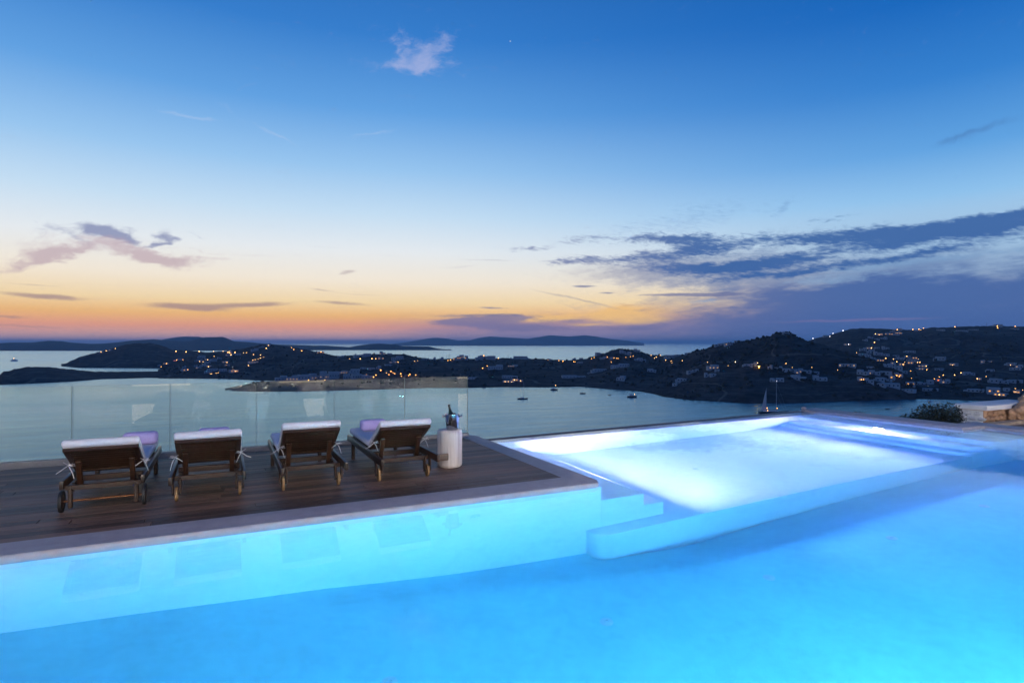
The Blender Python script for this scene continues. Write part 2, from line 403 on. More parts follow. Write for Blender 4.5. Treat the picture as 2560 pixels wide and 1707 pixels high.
def glass_mat():
    m, nt, b, o = mat('balustrade_glass')
    nt.nodes.remove(b)
    tr = nt.nodes.new('ShaderNodeBsdfTransparent'); tr.inputs[0].default_value = (0.955, 0.985, 0.965, 1)
    gl = nt.nodes.new('ShaderNodeBsdfGlossy'); gl.inputs['Roughness'].default_value = 0.004
    fr = nt.nodes.new('ShaderNodeFresnel'); fr.inputs[0].default_value = 1.5
    m1 = nt.nodes.new('ShaderNodeMixShader'); nt.links.new(fr.outputs[0], m1.inputs[0])
    nt.links.new(tr.outputs[0], m1.inputs[1]); nt.links.new(gl.outputs[0], m1.inputs[2])
    # salt film and streaks
    df = nt.nodes.new('ShaderNodeBsdfDiffuse'); df.inputs[0].default_value = (0.50, 0.64, 0.64, 1)
    tl = nt.nodes.new('ShaderNodeBsdfTranslucent'); tl.inputs[0].default_value = (0.50, 0.64, 0.64, 1)
    ds = nt.nodes.new('ShaderNodeMixShader'); ds.inputs[0].default_value = 0.45
    nt.links.new(df.outputs[0], ds.inputs[1]); nt.links.new(tl.outputs[0], ds.inputs[2])
    v = coords(nt)
    sep = nt.nodes.new('ShaderNodeSeparateXYZ'); nt.links.new(v, sep.inputs[0])
    h = X(nt, sep.outputs[2])
    n = noise(nt, vscale(nt, v, (3, 3, 3)), 1.0, 6, 0.7)
    sp = noise(nt, vscale(nt, v, (26, 26, 18)), 1.0, 3, 0.6)
    st = noise(nt, vscale(nt, v, (14, 14, 1.2)), 1.0, 4, 0.6)
    film = 0.014 + smooth(n, 0.4, 0.75) * 0.024 + smooth(h, 0.62, 1.02) * (0.004 + smooth(sp, 0.48, 0.75) * 0.045 + smooth(st, 0.52, 0.8) * 0.03)
    m2 = nt.nodes.new('ShaderNodeMixShader'); nt.links.new(film.s, m2.inputs[0])
    nt.links.new(m1.outputs[0], m2.inputs[1]); nt.links.new(ds.outputs[0], m2.inputs[2])
    nt.links.new(m2.outputs[0], o.inputs['Surface'])
    return m
M['glass'] = glass_mat()

def stump_mat():
    m, nt, b, o = mat('bleached_stump_wood')
    v = coords(nt)
    n = noise(nt, vscale(nt, v, (18, 18, 1.5)), 1.0, 5, 0.6, 0.5)
    crack = noise(nt, vscale(nt, v, (42, 42, 1.0)), 1.0, 3, 0.5, 0.3)
    k = noise(nt, vscale(nt, v, (6, 6, 5)), 1.0, 3, 0.6)
    c = ramp(nt, n, [(0.3, (0.46, 0.40, 0.37, 1)), (0.7, (0.63, 0.57, 0.54, 1))])
    c = mix(nt, smooth(crack, 0.62, 0.72) * 0.55, c, (0.22, 0.16, 0.12, 1))
    c = mix(nt, smooth(k, 0.66, 0.74) * 0.6, c, (0.34, 0.20, 0.10, 1))
    nt.links.new(c, b.inputs['Base Color']); b.inputs['Roughness'].default_value = 0.75
    bump(nt, b, n, 0.2, 0.01)
    return m
M['stump'] = stump_mat()

def leaf_mat():
    m, nt, b, o = mat('dark_leaf')
    oi = nt.nodes.new('ShaderNodeNewGeometry')
    r = X(nt, oi.outputs['Random Per Island'])
    nt.links.new(ramp(nt, r, [(0.0, (0.007, 0.011, 0.005, 1)), (0.6, (0.016, 0.023, 0.009, 1)), (1.0, (0.036, 0.042, 0.018, 1))]), b.inputs['Base Color'])
    b.inputs['Roughness'].default_value = 0.55
    return m
M['leaf'] = leaf_mat()

# ------------------------------------------------------------------ mesh helpers
class MB:
    def __init__(s): s.bm = bmesh.new()
    def box(s, c, d, rot=None, bev=0.0, seg=2):
        r = bmesh.ops.create_cube(s.bm, size=1.0)
        vs = r['verts']
        mtx = Matrix.Translation(Vector(c)) @ (rot.to_4x4() if rot is not None else Matrix.Identity(4)) @ Matrix.Diagonal(Vector((d[0], d[1], d[2], 1)))
        bmesh.ops.transform(s.bm, matrix=mtx, verts=vs)
        if bev:
            es = list({e for v in vs for e in v.link_edges})
            bmesh.ops.bevel(s.bm, geom=es, offset=bev, segments=seg, profile=0.5, affect='EDGES')
        return s
    def span(s, x0, x1, y0, y1, z0, z1, bev=0.0, seg=2):
        return s.box(((x0 + x1) / 2, (y0 + y1) / 2, (z0 + z1) / 2), (x1 - x0, y1 - y0, z1 - z0), None, bev, seg)
    def bar(s, a, b, w, h, bev=0.003, up=(0, 0, 1)):
        a, b = Vector(a), Vector(b); d = b - a
        z = d.normalized(); x = Vector(up).cross(z)
        if x.length < 1e-4: x = Vector((1, 0, 0)).cross(z)
        x.normalize(); y = z.cross(x)
        return s.box((a + b) / 2, (w, h, d.length), Matrix((x, y, z)).transposed(), bev, 1)
    def tube(s, pts, r, n=6, cap=True):
        pts = [Vector(p) for p in pts]; rings = []
        rr = r if isinstance(r, (list, tuple)) else [r] * len(pts)
        for i, p in enumerate(pts):
            d = (pts[min(i + 1, len(pts) - 1)] - pts[max(i - 1, 0)]).normalized()
            u = d.orthogonal().normalized(); w = d.cross(u)
            if rings:
                pu = (prev - d * prev.dot(d))
                if pu.length > 1e-6: u = pu.normalized(); w = d.cross(u)
            prev = u
            rings.append([s.bm.verts.new(p + (u * cos(2 * pi * k / n) + w * sin(2 * pi * k / n)) * rr[i]) for k in range(n)])
        for a, b in zip(rings, rings[1:]):
            for k in range(n): s.bm.faces.new((a[k], a[(k + 1) % n], b[(k + 1) % n], b[k]))
        if cap:
            s.bm.faces.new(rings[0][::-1]); s.bm.faces.new(rings[-1])
        return s
    def lathe(s, prof, c=(0, 0, 0), n=32, axis='Z', cap=True):
        rings = []
        for r, h in prof:
            ring = []
            for k in range(n):
                a = 2 * pi * k / n
                p = Vector((r * cos(a), r * sin(a), h))
                if axis == 'X': p = Vector((h, r * cos(a), r * sin(a)))
                if axis == 'Y': p = Vector((r * cos(a), h, -r * sin(a)))
                ring.append(s.bm.verts.new(p + Vector(c)))
            rings.append(ring)
        for a, b in zip(rings, rings[1:]):
            for k in range(n): s.bm.faces.new((a[k], a[(k + 1) % n], b[(k + 1) % n], b[k]))
        if cap:
            s.bm.faces.new(rings[0][::-1]); s.bm.faces.new(rings[-1])
        return s
    def prism(s, poly, z0, z1, bev=0.0, seg=3):
        lo = [s.bm.verts.new((x, y, z0)) for x, y in poly]; hi = [s.bm.verts.new((x, y, z1)) for x, y in poly]
        f = [s.bm.faces.new(lo[::-1]), s.bm.faces.new(hi)]
        n = len(poly); top = []
        for i in range(n):
            f.append(s.bm.faces.new((lo[i], lo[(i + 1) % n], hi[(i + 1) % n], hi[i])))
            top.append(s.bm.edges.get((hi[i], hi[(i + 1) % n])))
        if bev: bmesh.ops.bevel(s.bm, geom=top, offset=bev, segments=seg, profile=0.5, affect='EDGES')
        return s
    def oct(s, c, r):
        c = Vector(c)
        v = [s.bm.verts.new(c + Vector(d) * r) for d in ((1, 0, 0), (-1, 0, 0), (0, 1, 0), (0, -1, 0), (0, 0, 1), (0, 0, -1))]
        for a, b in ((0, 2), (2, 1), (1, 3), (3, 0)):
            s.bm.faces.new((v[a], v[b], v[4])); s.bm.faces.new((v[b], v[a], v[5]))
        return s
    def mesh(s, name, m, angle=35):
        me = bpy.data.meshes.new(name)
        bmesh.ops.recalc_face_normals(s.bm, faces=s.bm.faces)
        s.bm.to_mesh(me); s.bm.free()
        for p in me.polygons: p.use_smooth = True
        me.set_sharp_from_angle(angle=radians(angle))
        me.materials.append(m)
        return me
    def obj(s, name, m, parent=None, angle=35):
        return link(name, s.mesh(name, m, angle), parent)

def link(name, me, parent=None, loc=None, rz=0.0):
    o = bpy.data.objects.new(name, me); col.objects.link(o)
    if parent is not None: o.parent = parent
    if loc is not None: o.location = loc
    if rz: o.rotation_euler = (0, 0, rz)
    return o

def tag(o, label=None, cat=None, group=None, kind=None):
    if label: o['label'] = label
    if cat: o['category'] = cat
    if group: o['group'] = group
    if kind: o['kind'] = kind
    return o

def thing(name, label, cat, loc=(0, 0, 0), rz=0.0, group=None):
    o = link(name, None, None, loc, rz); o.empty_display_size = 0.2
    return tag(o, label, cat, group)

def copy_tree(o, parent=None):
    c = o.copy(); col.objects.link(c)
    if parent is not None: c.parent = parent
    for ch in [x for x in KIDS.get(o.name, [])]:
        copy_tree(ch, c)
    return c
KIDS = {}

def ORD(i): return ['first', 'second', 'third', 'fourth', 'fifth', 'sixth', 'seventh', 'eighth', 'ninth', 'tenth', 'eleventh', 'twelfth', 'thirteenth',
                    'fourteenth', 'fifteenth', 'sixteenth', 'seventeenth', 'eighteenth', 'nineteenth', 'twentieth', 'twenty-first', 'twenty-second', 'twenty-third', 'twenty-fourth'][i]

def at(px, py, t):
    """the point at depth t that the survey saw at photo pixel (px, py)"""
    p = FW * t + RT * ((px - CX) / F * t)
    return Vector((p.x, p.y, CAMZ - (py - HY) / F * t))

def sea_t(py): return (CAMZ - SEA) * F / (py - HY)
def interp(pts, x):
    if x <= pts[0][0]: return pts[0][1]
    for (x0, y0), (x1, y1) in zip(pts, pts[1:]):
        if x <= x1: return y0 + (y1 - y0) * (x - x0) / max(1e-6, x1 - x0)
    return pts[-1][1]

# ------------------------------------------------------------------ sea
sea = MB()
for (x0, x1, y0, y1) in ((-69000, 69000, -69000, 69000),):
    v = [sea.bm.verts.new(p) for p in ((x0, y0, SEA), (x1, y0, SEA), (x1, y1, SEA), (x0, y1, SEA))]
    sea.bm.faces.new(v)
tag(sea.obj('sea', M['sea']), kind='structure')

# ------------------------------------------------------------------ land masses: lofts from surveyed shoreline to surveyed ridge line
BV, BP = [], []
def land(name, ridge, shore, t_ridge, m, step=4.0, rows=16, power=1.0, amp=1.0, back=0.25, nscale=0.01, fine=0.0, probe=True):
    x0, x1 = ridge[0][0], ridge[-1][0]
    n = max(8, int((x1 - x0) / step)); vs, fs = [], []
    K = rows + 6
    for i in range(n + 1):
        px = x0 + (x1 - x0) * i / n
        ts = sea_t(interp(shore, px)); tr = interp(t_ridge, px) if isinstance(t_ridge, list) else t_ridge
        tr = max(tr, ts * 1.02)
        zr = CAMZ - (interp(ridge, px) - HY) / F * tr
        hr = max(zr - SEA, 0.2)
        for k in range(K + 1):
            if k <= rows:
                s = k / rows; t = ts + (tr - ts) * s
                p = at(px, HY, t)
                f = s ** power
                bl = sin(pi * s) ** 0.7 if 0 < s < 1 else 0.0
                nz = mnoise.fractal(Vector((p.x * nscale, p.y * nscale, 3.1)), 0.9, 2.1, 5)
                fz = mnoise.fractal(Vector((p.x * 0.09, p.y * 0.09, 7.7)), 0.7, 2.0, 3) * fine
                h = hr * f + nz * amp * hr * 0.16 * bl + fz * (0.35 + 0.65 * bl) * min(1, s * 6)
                h = min(max(h, 0.0), hr + fz * 1.0) if s < 1 else hr + fz
                if k == 0: h = -0.5
                elif k == 1: h = max(h, min(2.5, hr * 0.2) * (0.5 + 0.5 * random.random()))
            else:
                s = (k - rows) / 6; t = tr * (1 + back * s); p = at(px, HY, t)
                h = hr * (1 - s) - (0.5 if k == K else 0)
            vs.append((p.x, p.y, SEA + h))
    W = K + 1
    for i in range(n):
        for k in range(K):
            a = i * W + k; fs.append((a, a + W, a + W + 1, a + 1))
    me = bpy.data.meshes.new(name); me.from_pydata(vs, [], fs); me.update()
    for p in me.polygons: p.use_smooth = True
    me.materials.append(m)
    if probe:
        b = len(BV); BV.extend(vs); BP.extend(tuple(q + b for q in f) for f in fs)
    return tag(link(name, me), kind='structure')

land('far_mountain', [(1270, 858), (1330, 845), (1374, 838), (1425, 841), (1461, 838), (1490, 841), (1526, 847), (1568, 851.5), (1610, 858)],
     [(1270, 863.6), (1610, 863.6)], 16200, M['island'], 6, 8, 1.0, 0.5, 0.1, 0.0006)
land('delos_island'.replace('delos', 'distant'), [(972, 863), (980, 859.5), (1017, 855), (1072, 845.6), (1090, 844), (1116, 846), (1145, 851), (1174, 850.7), (1200, 844), (1225, 841), (1255, 842.7), (1291, 845), (1328, 847.4),
     (1359, 851.8), (1373, 855), (1395, 850), (1413, 853), (1425, 856), (1449, 850.5), (1467, 850.5), (1490, 854.4), (1526, 856), (1568, 857), (1602, 861)],
     [(972, 864), (1370, 864.3), (1602, 861.8)], [(972, 16500), (1370, 16500), (1602, 22000)], M['island'], 4, 8, 0.9, 0.5, 0.1, 0.001)
land('hill_behind_island', [(398, 851), (420, 846), (439, 843), (457, 841), (497, 841.5), (519, 846), (540, 852)], [(398, 868), (540, 868)], 10500, M['island'], 6, 8, 1, .5, .1, 0.001)
land('low_island', [(640, 866), (735, 863), (816, 864), (874, 867.5), (889, 864.6), (925.6, 859.5), (947.5, 858.4), (991, 861), (1003, 864.6), (1072, 866), (1094, 871), (1128, 875.2)],
     [(640, 875), (1000, 875.4), (1128, 875.6)], [(640, 6800), (1128, 6000)], M['island'], 4, 8, .9, .5, .1, 0.002)
land('rocky_island', [(-700, 862), (-400, 855), (-150, 858), (0, 857.5), (29, 856), (80, 856), (121, 851.7), (157, 853), (175, 856), (227, 859.3), (256, 859), (300, 855), (329, 851.3), (384, 848), (402, 849.5), (439, 852.4),
     (472, 853), (497, 845.8), (512, 842.9), (556, 842), (570, 846.5), (585, 853), (621, 855), (658, 858.6), (695, 861), (768, 863), (860, 867), (900, 873)],
     [(-700, 877), (0, 877), (400, 877), (900, 875.3)], [(-700, 6400), (300, 6400), (540, 6900), (900, 6300)], M['island'], 4, 10, .9, .8, .12, 0.002)
land('wooded_hill', [(153, 915), (175, 903), (197, 892.6), (248, 879.4), (292, 867.7), (311, 861), (340, 857.9), (376, 857.5), (395, 860.4), (420, 869.6), (431, 874.3), (472, 875.8), (512, 880), (560, 884)],
     [(153, 915.5), (199, 919.7), (402, 920.8), (560, 921)], [(153, 1780), (340, 2150), (480, 2200), (560, 2100)], M['land'], 3, 16, .75, 1.0, .12, 0.006, 1.5)
land('low_headland', [(-500, 940), (-200, 930), (-30, 938), (0, 936.5), (9, 927), (22, 927.3), (36.6, 921.9), (73, 916.7), (128, 917.5), (164, 921.9), (204, 925.5), (241, 929), (329, 928.6), (420, 929), (470, 934), (520, 944)],
     [(-500, 968), (0, 961.7), (183, 953.7), (256, 948), (365, 945), (475, 946), (520, 947)], [(-500, 1130), (0, 1130), (128, 1190), (256, 1290), (420, 1340), (520, 1280)], M['land'], 3, 12, .6, .8, .10, 0.012, 1.2)
main_ridge = [(395, 931), (430, 913), (470, 892), (512, 881.6), (541, 878.7), (585, 875.8), (621, 867.7), (658, 860.4), (673, 859), (695, 863.4), (731, 867.7), (768, 874.3), (804, 882), (841, 889.7), (889, 887.6), (925.6, 885.5), (955, 884.5),
    (1013, 886), (1035, 891.3), (1079, 897.5), (1119, 897), (1145, 896), (1181, 896.5), (1255, 895), (1328, 896), (1383, 898.6), (1419, 900.5), (1470, 896), (1493, 887), (1508, 884), (1532, 874.6), (1547, 872), (1583, 873.7), (1597, 877),
    (1621, 885.6), (1636, 887.7), (1666, 890), (1716, 885.6), (1731, 879.7), (1764, 872), (1791, 861.8), (1821, 857.4), (1850, 853.8), (1865, 852), (1895, 845.5), (1925, 839.5), (1940, 831.5), (1975, 830), (1982, 836.5),
    (2000, 845), (2020, 852.3), (2068, 864.8), (2113, 879.7), (2157, 891.6), (2202, 906), (2232, 918), (2262, 936), (2290, 958)]
main_shore = [(395, 946), (475, 946.5), (560, 947.5), (637, 951), (760, 954), (900, 962), (1000, 970), (1174, 970), (1255, 968), (1364, 969), (1420, 968), (1443, 967), (1463, 968), (1544, 975), (1574, 976.4), (1600, 979), (1636, 986), (1657, 992),
    (1716, 999.6), (1806, 1004.7), (1865, 1008.6), (2009, 1007.7), (2068, 1005), (2128, 1002.6), (2172, 1001.7), (2202, 999), (2290, 998)]
main_t = [(395, 1300), (470, 1700), (541, 1850), (673, 1950), (768, 1750), (841, 1550), (1000, 1500), (1255, 1480), (1420, 1450), (1547, 1420), (1640, 1350), (1765, 1150), (1865, 1080), (1960, 1050), (2068, 950), (2202, 830), (2290, 790)]
land('hillside', main_ridge, main_shore, main_t, M['land'], 2.6, 30, 0.85, 1.0, .22, 0.010, 1.1)
land('promontory', [(563, 977), (580, 972), (600, 965), (630, 957), (650, 953), (700, 951), (860, 951), (1000, 958), (1060, 966)],
     [(563, 977.5), (644, 979.8), (743, 979), (838, 977), (1013, 971.7), (1060, 970.5)], [(563, 870), (650, 1000), (860, 1010), (1060, 950)], M['land'], 2.6, 10, .6, 1.2, .05, 0.03, 0.8)
land('far_hillside', [(1960, 870), (2000, 860), (2020, 852), (2038, 845.5), (2068, 839.5), (2107, 827.6), (2128, 822), (2157, 820.5), (2202, 821.7), (2247, 824.5), (2291, 824.6), (2330, 818.7), (2366, 818), (2396, 816), (2455, 815), (2485, 814), (2560, 816.3), (2800, 822), (3300, 838), (3900, 868), (4600, 930), (5200, 1000)],
     [(1960, 1003), (2128, 1002.6), (2172, 1001.7), (2202, 998), (2247, 997), (2306, 998.7), (2396, 1001), (2455, 1002.6), (2515, 1005), (2560, 1006), (3300, 1010), (5200, 1012)],
     [(1960, 1900), (2150, 2000), (2560, 1900), (3300, 1700), (5200, 1200)], M['land'], 3, 34, 1.0, 0.9, .2, 0.006, 1.2)
bvh = BVHTree.FromPolygons([Vector(v) for v in BV], BP)
def probe(px, py):
    o = Vector((0, 0, CAMZ)); d = (at(px, py, 1.0) - o).normalized()
    h, nrm, idx, dist = bvh.ray_cast(o, d)
    if h is None: return None, None
    return h, (h - o).dot(FW)

# ------------------------------------------------------------------ haze over the bay
hz = MB().span(-70000, 70000, -70000, 70000, SEA - 1.2, 216)
def haze_mat():
    m = bpy.data.materials.new('sea_haze'); m.use_nodes = True; nt = m.node_tree; nt.nodes.clear()
    o = nt.nodes.new('ShaderNodeOutputMaterial'); v = nt.nodes.new('ShaderNodeVolumePrincipled')
    v.inputs['Color'].default_value = (0.60, 0.82, 1.0, 1)
    v.inputs['Density'].default_value = 5.2e-5
    v.inputs['Anisotropy'].default_value = 0.1
    nt.links.new(v.outputs[0], o.inputs['Volume']); return m
tag(hz.obj('haze', haze_mat()), kind='stuff')

# ------------------------------------------------------------------ pool
WL = -0.055
def YI(x): return 9.17 + (x - 4.2) * 0.043            # inner face of the overflow wall
basin = MB()
basin.span(-9.0, 4.05, 5.85, 6.35, -3.2, -0.075, 0.012)                # wall under the deck edge
basin.span(3.55, 4.048, 6.30, 9.60, -3.2, -0.075, 0.012)
basin.span(4.03, 4.69, 5.852, 9.3, -3.2, -0.66, 0.022, 3)              # steps on the deck side
basin.span(4.03, 5.00, 5.854, 9.3, -3.2, -1.13, 0.022, 3)
arc = [(3.835 + 0.19 - 0.19 * cos(a), 5.60 + 0.19 - 0.19 * sin(a)) for a in [radians(q) for q in range(0, 91, 10)]]
basin.prism([(3.835, 5.90)] + arc + [(11.3, 5.665), (12.95, 5.67), (12.95, 9.75), (4.2, 9.4), (4.04, 5.90)], -3.2, -1.58, 0.03)
for sx0, syf, sz in ((11.50, 5.640, -1.30), (11.80, 5.610, -0.83), (12.15, 5.580, -0.36)):   # steps up to the right-hand wall
    q = [(sx0 + .22 - .22 * cos(radians(w)), syf + .22 - .22 * sin(radians(w))) for w in range(0, 91, 10)]
    basin.prism([(sx0, 9.62)] + q + [(12.95, syf), (12.95, 9.62)], -3.2, sz, 0.03)
basin.span(12.90, 13.20, -0.5, 6.45, -3.2, -0.30, 0.03, 3)            # submerged rim beside the side channel
basin.span(12.902, 13.6, 6.44, 10.4, -3.2, -0.085, 0.012)
basin.span(13.19, 14.0, -0.5, 6.46, -3.2, -0.75)                       # floor of the side channel
basin.span(13.60, 14.1, -0.5, 6.448, -3.2, -0.085, 0.012)
basin.prism([(4.0, YI(4.0)), (12.95, YI(12.95)), (12.95, YI(12.95) + .55), (4.0, YI(4.0) + .40)], -3.2, -0.078, 0.015)
basin.span(-9.0, 14.1, 0.2, 0.70, -3.2, -0.075, 0.01)                  # near wall
basin.span(-9.3, -8.8, 0.3, 6.2, -3.2, -0.075, 0.01)
def floor_z(x, y):
    a = interp([(-9, -1.5), (-1.5, -1.53), (-.4, -1.56), (.83, -1.64), (2.2, -1.84), (3.9, -1.98), (5.2, -2.02), (14, -2.05)], x)
    d = interp([(-1, 0.0), (.83, .06), (2.2, .12), (3.9, .24), (5.2, .45), (14, .45)], x)
    y0 = interp([(-1, 5.6), (2.5, 5.35), (3.9, 4.95), (5.7, 4.64), (8, 4.52), (10.5, 4.46), (14, 4.4)], x)
    s = min(1, max(0, (y - y0) / (5.75 - y0))); s = s * s * (3 - 2 * s) if s < .5 else s
    return a - d * min(1, s * 1.15)
fl = MB(); g = []
xs = [-9 + i * 0.23 for i in range(101)]; ys = [0.6 + i * 0.11 for i in range(50)]
for x in xs: g.append([fl.bm.verts.new((x, y, floor_z(x, y))) for y in ys])
for i in range(len(xs) - 1):
    for j in range(len(ys) - 1):
        fl.bm.faces.new((g[i][j], g[i + 1][j], g[i + 1][j + 1], g[i][j + 1]))
basin_o = tag(basin.obj('pool_wall', M['plaster'], None, 50), kind='structure')
tag(fl.obj('pool_floor', M['aqua'], None, 50), kind='structure')

wat = MB()
eps = 0.02
wat.prism([(-8.82, 0.68), (13.61, 0.68), (13.61, 6.46), (12.915, 6.46), (12.915, YI(12.9) + .40), (4.03, YI(4.03) + .27), (4.03, 5.87), (-8.82, 5.87)], -3.15, WL)
tag(wat.obj('pool_water', M['water']), kind='structure')

# floor inlets and lamps of the pool
inlet_me = MB().lathe([(0.012, 0.0), (0.04, 0.002), (0.060, 0.004), (0.060, 0.010), (0.036, 0.014), (0.022, 0.014), (0.020, 0.006), (0.006, 0.006)], n=20).mesh('floor_inlet', M['inlet'])
def inlet(x, y, z, rot=None):
    o = link('floor_inlet', inlet_me, basin_o, (x, y, z)); o.name = 'floor_inlet'
    if rot: o.rotation_euler = rot
for x, y in ((5.05, 4.30), (7.02, 4.25), (9.08, 4.29), (3.10, 4.40), (1.1, 4.3)): inlet(x, y, floor_z(x, y) - 0.004)
inlet(9.56, 7.73, -1.584); inlet(6.9, 7.3, -1.584)
inlet(2.42, 5.846, -0.53, (pi / 2, 0, 0))
def lamp(name, pos, facing, power, rgb, r=0.10, k=1.0):
    """underwater lamp: steel rim and a glowing lens, set in a wall"""
    holder = MB().lathe([(r + .005, 0), (r + .035, 0), (r + .035, .012), (r + .012, .018), (r + .005, .012)], n=28, cap=False).obj(name, M['steel'], basin_o)
    q = Vector(facing).to_track_quat('Z', 'Y')
    holder.location = pos; holder.rotation_mode = 'QUATERNION'; holder.rotation_quaternion = q
    lens = MB(); lens.lathe([(r, 0.012), (r * .92, .012 + 0.022 * k), (r * .7, .012 + 0.042 * k), (r * .4, .012 + 0.054 * k), (0.004, .012 + 0.058 * k)], n=28, cap=False)
    me = lens.mesh('lens', emit('pool_lamp_glow', rgb, power))
    link('lens', me, holder)
WHITE_LED, CYAN_LED, BLUE_LED = (0.68, 0.43, 0.84), (0.42, 0.90, 1.0), (0.20, 0.84, 1.0)
lamp('pool_lamp', (12.146, 7.62, -0.58), (-1, 0, -.25), 6200, WHITE_LED, .10, .35)
lamp('pool_lamp', (4.694, 7.35, -0.90), (1, 0, .0), 6800, WHITE_LED)
lamp('pool_lamp', (0.6, 0.705, -0.36), (0, 1, .04), 2250, CYAN_LED)
lamp('pool_lamp', (4.4, 0.705, -0.36), (0, 1, .04), 2000, CYAN_LED)
lamp('pool_lamp', (9.0, 0.705, -0.36), (0, 1, .10), 460, BLUE_LED)

# coping round the water
cop = MB()
R_ = 0.045
def rounded(cx, cy, r, a0, a1, n=6): return [(cx + r * cos(radians(a0 + (a1 - a0) * i / n)), cy + r * sin(radians(a0 + (a1 - a0) * i / n))) for i in range(n + 1)]
outer = [(-9.2, 5.848)] + rounded(3.955, 5.943, 0.095, -90, 0) + [(4.05, 9.72)] + rounded(3.93, 9.75, 0.12, 0, 90) + [(3.76, 9.87), (3.76, 6.22), (-9.2, 6.22)]
cop.prism(outer, -0.10, 0.0, 0.028, 4)
tag(cop.obj('pool_kerb', M['coping'], None, 40), kind='structure')
cop = MB()
cop.prism([(12.90, 6.47)] + [(12.90, YI(12.9) + .36)] + rounded(13.05, YI(12.9) + .42, .14, 180, 90) + [(13.5, YI(12.9) + .56), (13.5, 6.55), (13.65, 6.46), (13.65, -0.4), (14.1, -0.4), (14.1, 6.47 + 0.25), (13.9, 6.9), (13.56, 10.3), (13.3, 10.45), (12.90, 10.2)][:0] + [(13.55, YI(12.9) + .56), (13.55, 6.47)], -0.10, 0.0, 0.02, 3)
cop.prism([(13.62, -0.4), (14.15, -0.4), (14.15, 6.9), (13.553, 6.9), (13.553, 6.47), (13.62, 6.42)], -0.10, -0.002, 0.02, 3)
tag(cop.obj('pool_kerb', M['coping'], None, 40), kind='structure')
bz = MB().lathe([(0.01, 0), (0.05, 0.005), (0.062, 0.03), (0.045, 0.06), (0.01, 0.07)], (13.0, YI(12.9) + .48, -0.008), 16).obj('kerb_end', M['coping'])
tag(bz, kind='structure')
ov = MB()
ov.prism([(4.03, YI(4.03) + .275), (12.95, YI(12.95) + .405), (12.95, YI(12.95) + .62), (4.03, YI(4.03) + .43)], -0.6, -0.048, 0.008)
tag(ov.obj('overflow_kerb', M['darkstone']), kind='structure')

# deck: each board its own piece
deck = MB().span(-9.2, 3.76, 6.22, 10.3, -0.30, -0.045).obj('deck_floor', M['darkstone'])
tag(deck, kind='structure')
bw, gap = 0.138, 0.004
protos = {}
y = 6.224; r = 0
while y + bw < 9.86:
    x = -9.1 + random.random() * 2.0; xe = 3.755; x0 = -9.15
    while x0 < xe - 0.01:
        x1 = min(x, xe)
        if xe - x1 < 0.7: x1 = xe
        L = round(x1 - x0 - 0.004, 3)
        me = MB().box((0, 0, 0), (L, bw - gap, 0.03), None, 0.004, 1).mesh('plank', M['deck'])
        link('plank', me, deck, ((x0 + x1) / 2, y + bw / 2, -0.0165 + random.uniform(-.0012, .0012)))
        x0 = x1; x = x1 + random.choice((2.4, 2.7, 3.0, 3.3))
    y += bw; r += 1

# ------------------------------------------------------------------ glass balustrade
def YG(x): return 9.80 + (3.92 - x) * 0.045
fence = thing('glass_balustrade', 'frameless clear glass balustrade standing along the seaward edge of the wooden deck', 'balustrade')
seam_px = [(182, 1), (427, 1), (642, 1), (837, 1), (1013, 1)]
def glass_x(px):
    k = (px - CX) / F; a, b = FW.x + RT.x * k, FW.y + RT.y * k
    return a * (9.80 + 3.92 * .045) / (b + a * .045)
seams = [-7.6, -5.9] + [glass_x(p) for p, _ in seam_px] + [3.92]
ang = atan2(-0.045, 1)
for a, b in zip(seams, seams[1:]):
    xm = (a + b) / 2; L = (b - a - 0.012) * hypot(1, .045)
    p = MB().box((0, 0, 0.49), (L, 0.014, 1.12), None, 0.002, 1).obj('glass_panel', M['glass'], fence)
    p.location = (xm, YG(xm), 0.0); p.rotation_euler = (0, 0, ang)
    edge = MB().box((L / 2 - .0045, 0, 0.49), (0.004, 0.0135, 1.115)).obj('polished_edge', plain('green_glass_edge', (0.10, 0.16, 0.15), 0.3), p)
ch = MB(); xm = -1.8
ch.box((0, -.035, 0.0), (11.45, 0.05, 0.10), None, 0.004, 1); ch.box((0, .035, 0.0), (11.45, 0.05, 0.10), None, 0.004, 1)
c_o = ch.obj('base_channel', M['channel'], fence); c_o.location = (xm, YG(xm), 0.0); c_o.rotation_euler = (0, 0, ang)

# ------------------------------------------------------------------ ground under and round the terrace
gr = MB()
sl = [(-60, -9.9, -4.0), (-60, 0.2, -3.9), (-60, 10.5, -4.2), (-60, 30, -12), (-60, 120, -38), (-60, 330, SEA - .5)]
cols = [(-260, -20), (-120, -6), (-60, -2), (-20, 0), (15, 0), (30, 0.6), (60, 2), (140, 6), (300, 4)]
rowsy = [(-60, 0), (-12, -1.0), (10.9, -3.6), (20, -8.4), (60, -22), (160, -48), (300, SEA - .5)]
gv = [[gr.bm.verts.new((x, yy, (max(z, SEA - .5) if yy < 300 else SEA - .5) - (0.0 if yy > 10 else 2.6))) for yy, z in rowsy] for x, dz in cols]
for i in range(len(cols) - 1):
    for j in range(len(rowsy) - 1): gr.bm.faces.new((gv[i][j], gv[i + 1][j], gv[i + 1][j + 1], gv[i][j + 1]))
tag(gr.obj('ground', M['land']), kind='structure')
tag(MB().span(-12, 24, -12, 0.25, -0.35, 0.0, 0.01).obj('terrace_floor', M['terrace']), kind='structure')
pv = MB().prism([(14.153, -0.3), (26, -0.3), (26, 7.4), (16.05, 7.4), (14.6, 6.75), (14.153, 6.75)], -0.5, -0.28, 0.01)
tag(pv.obj('path', M['paving']), kind='structure')
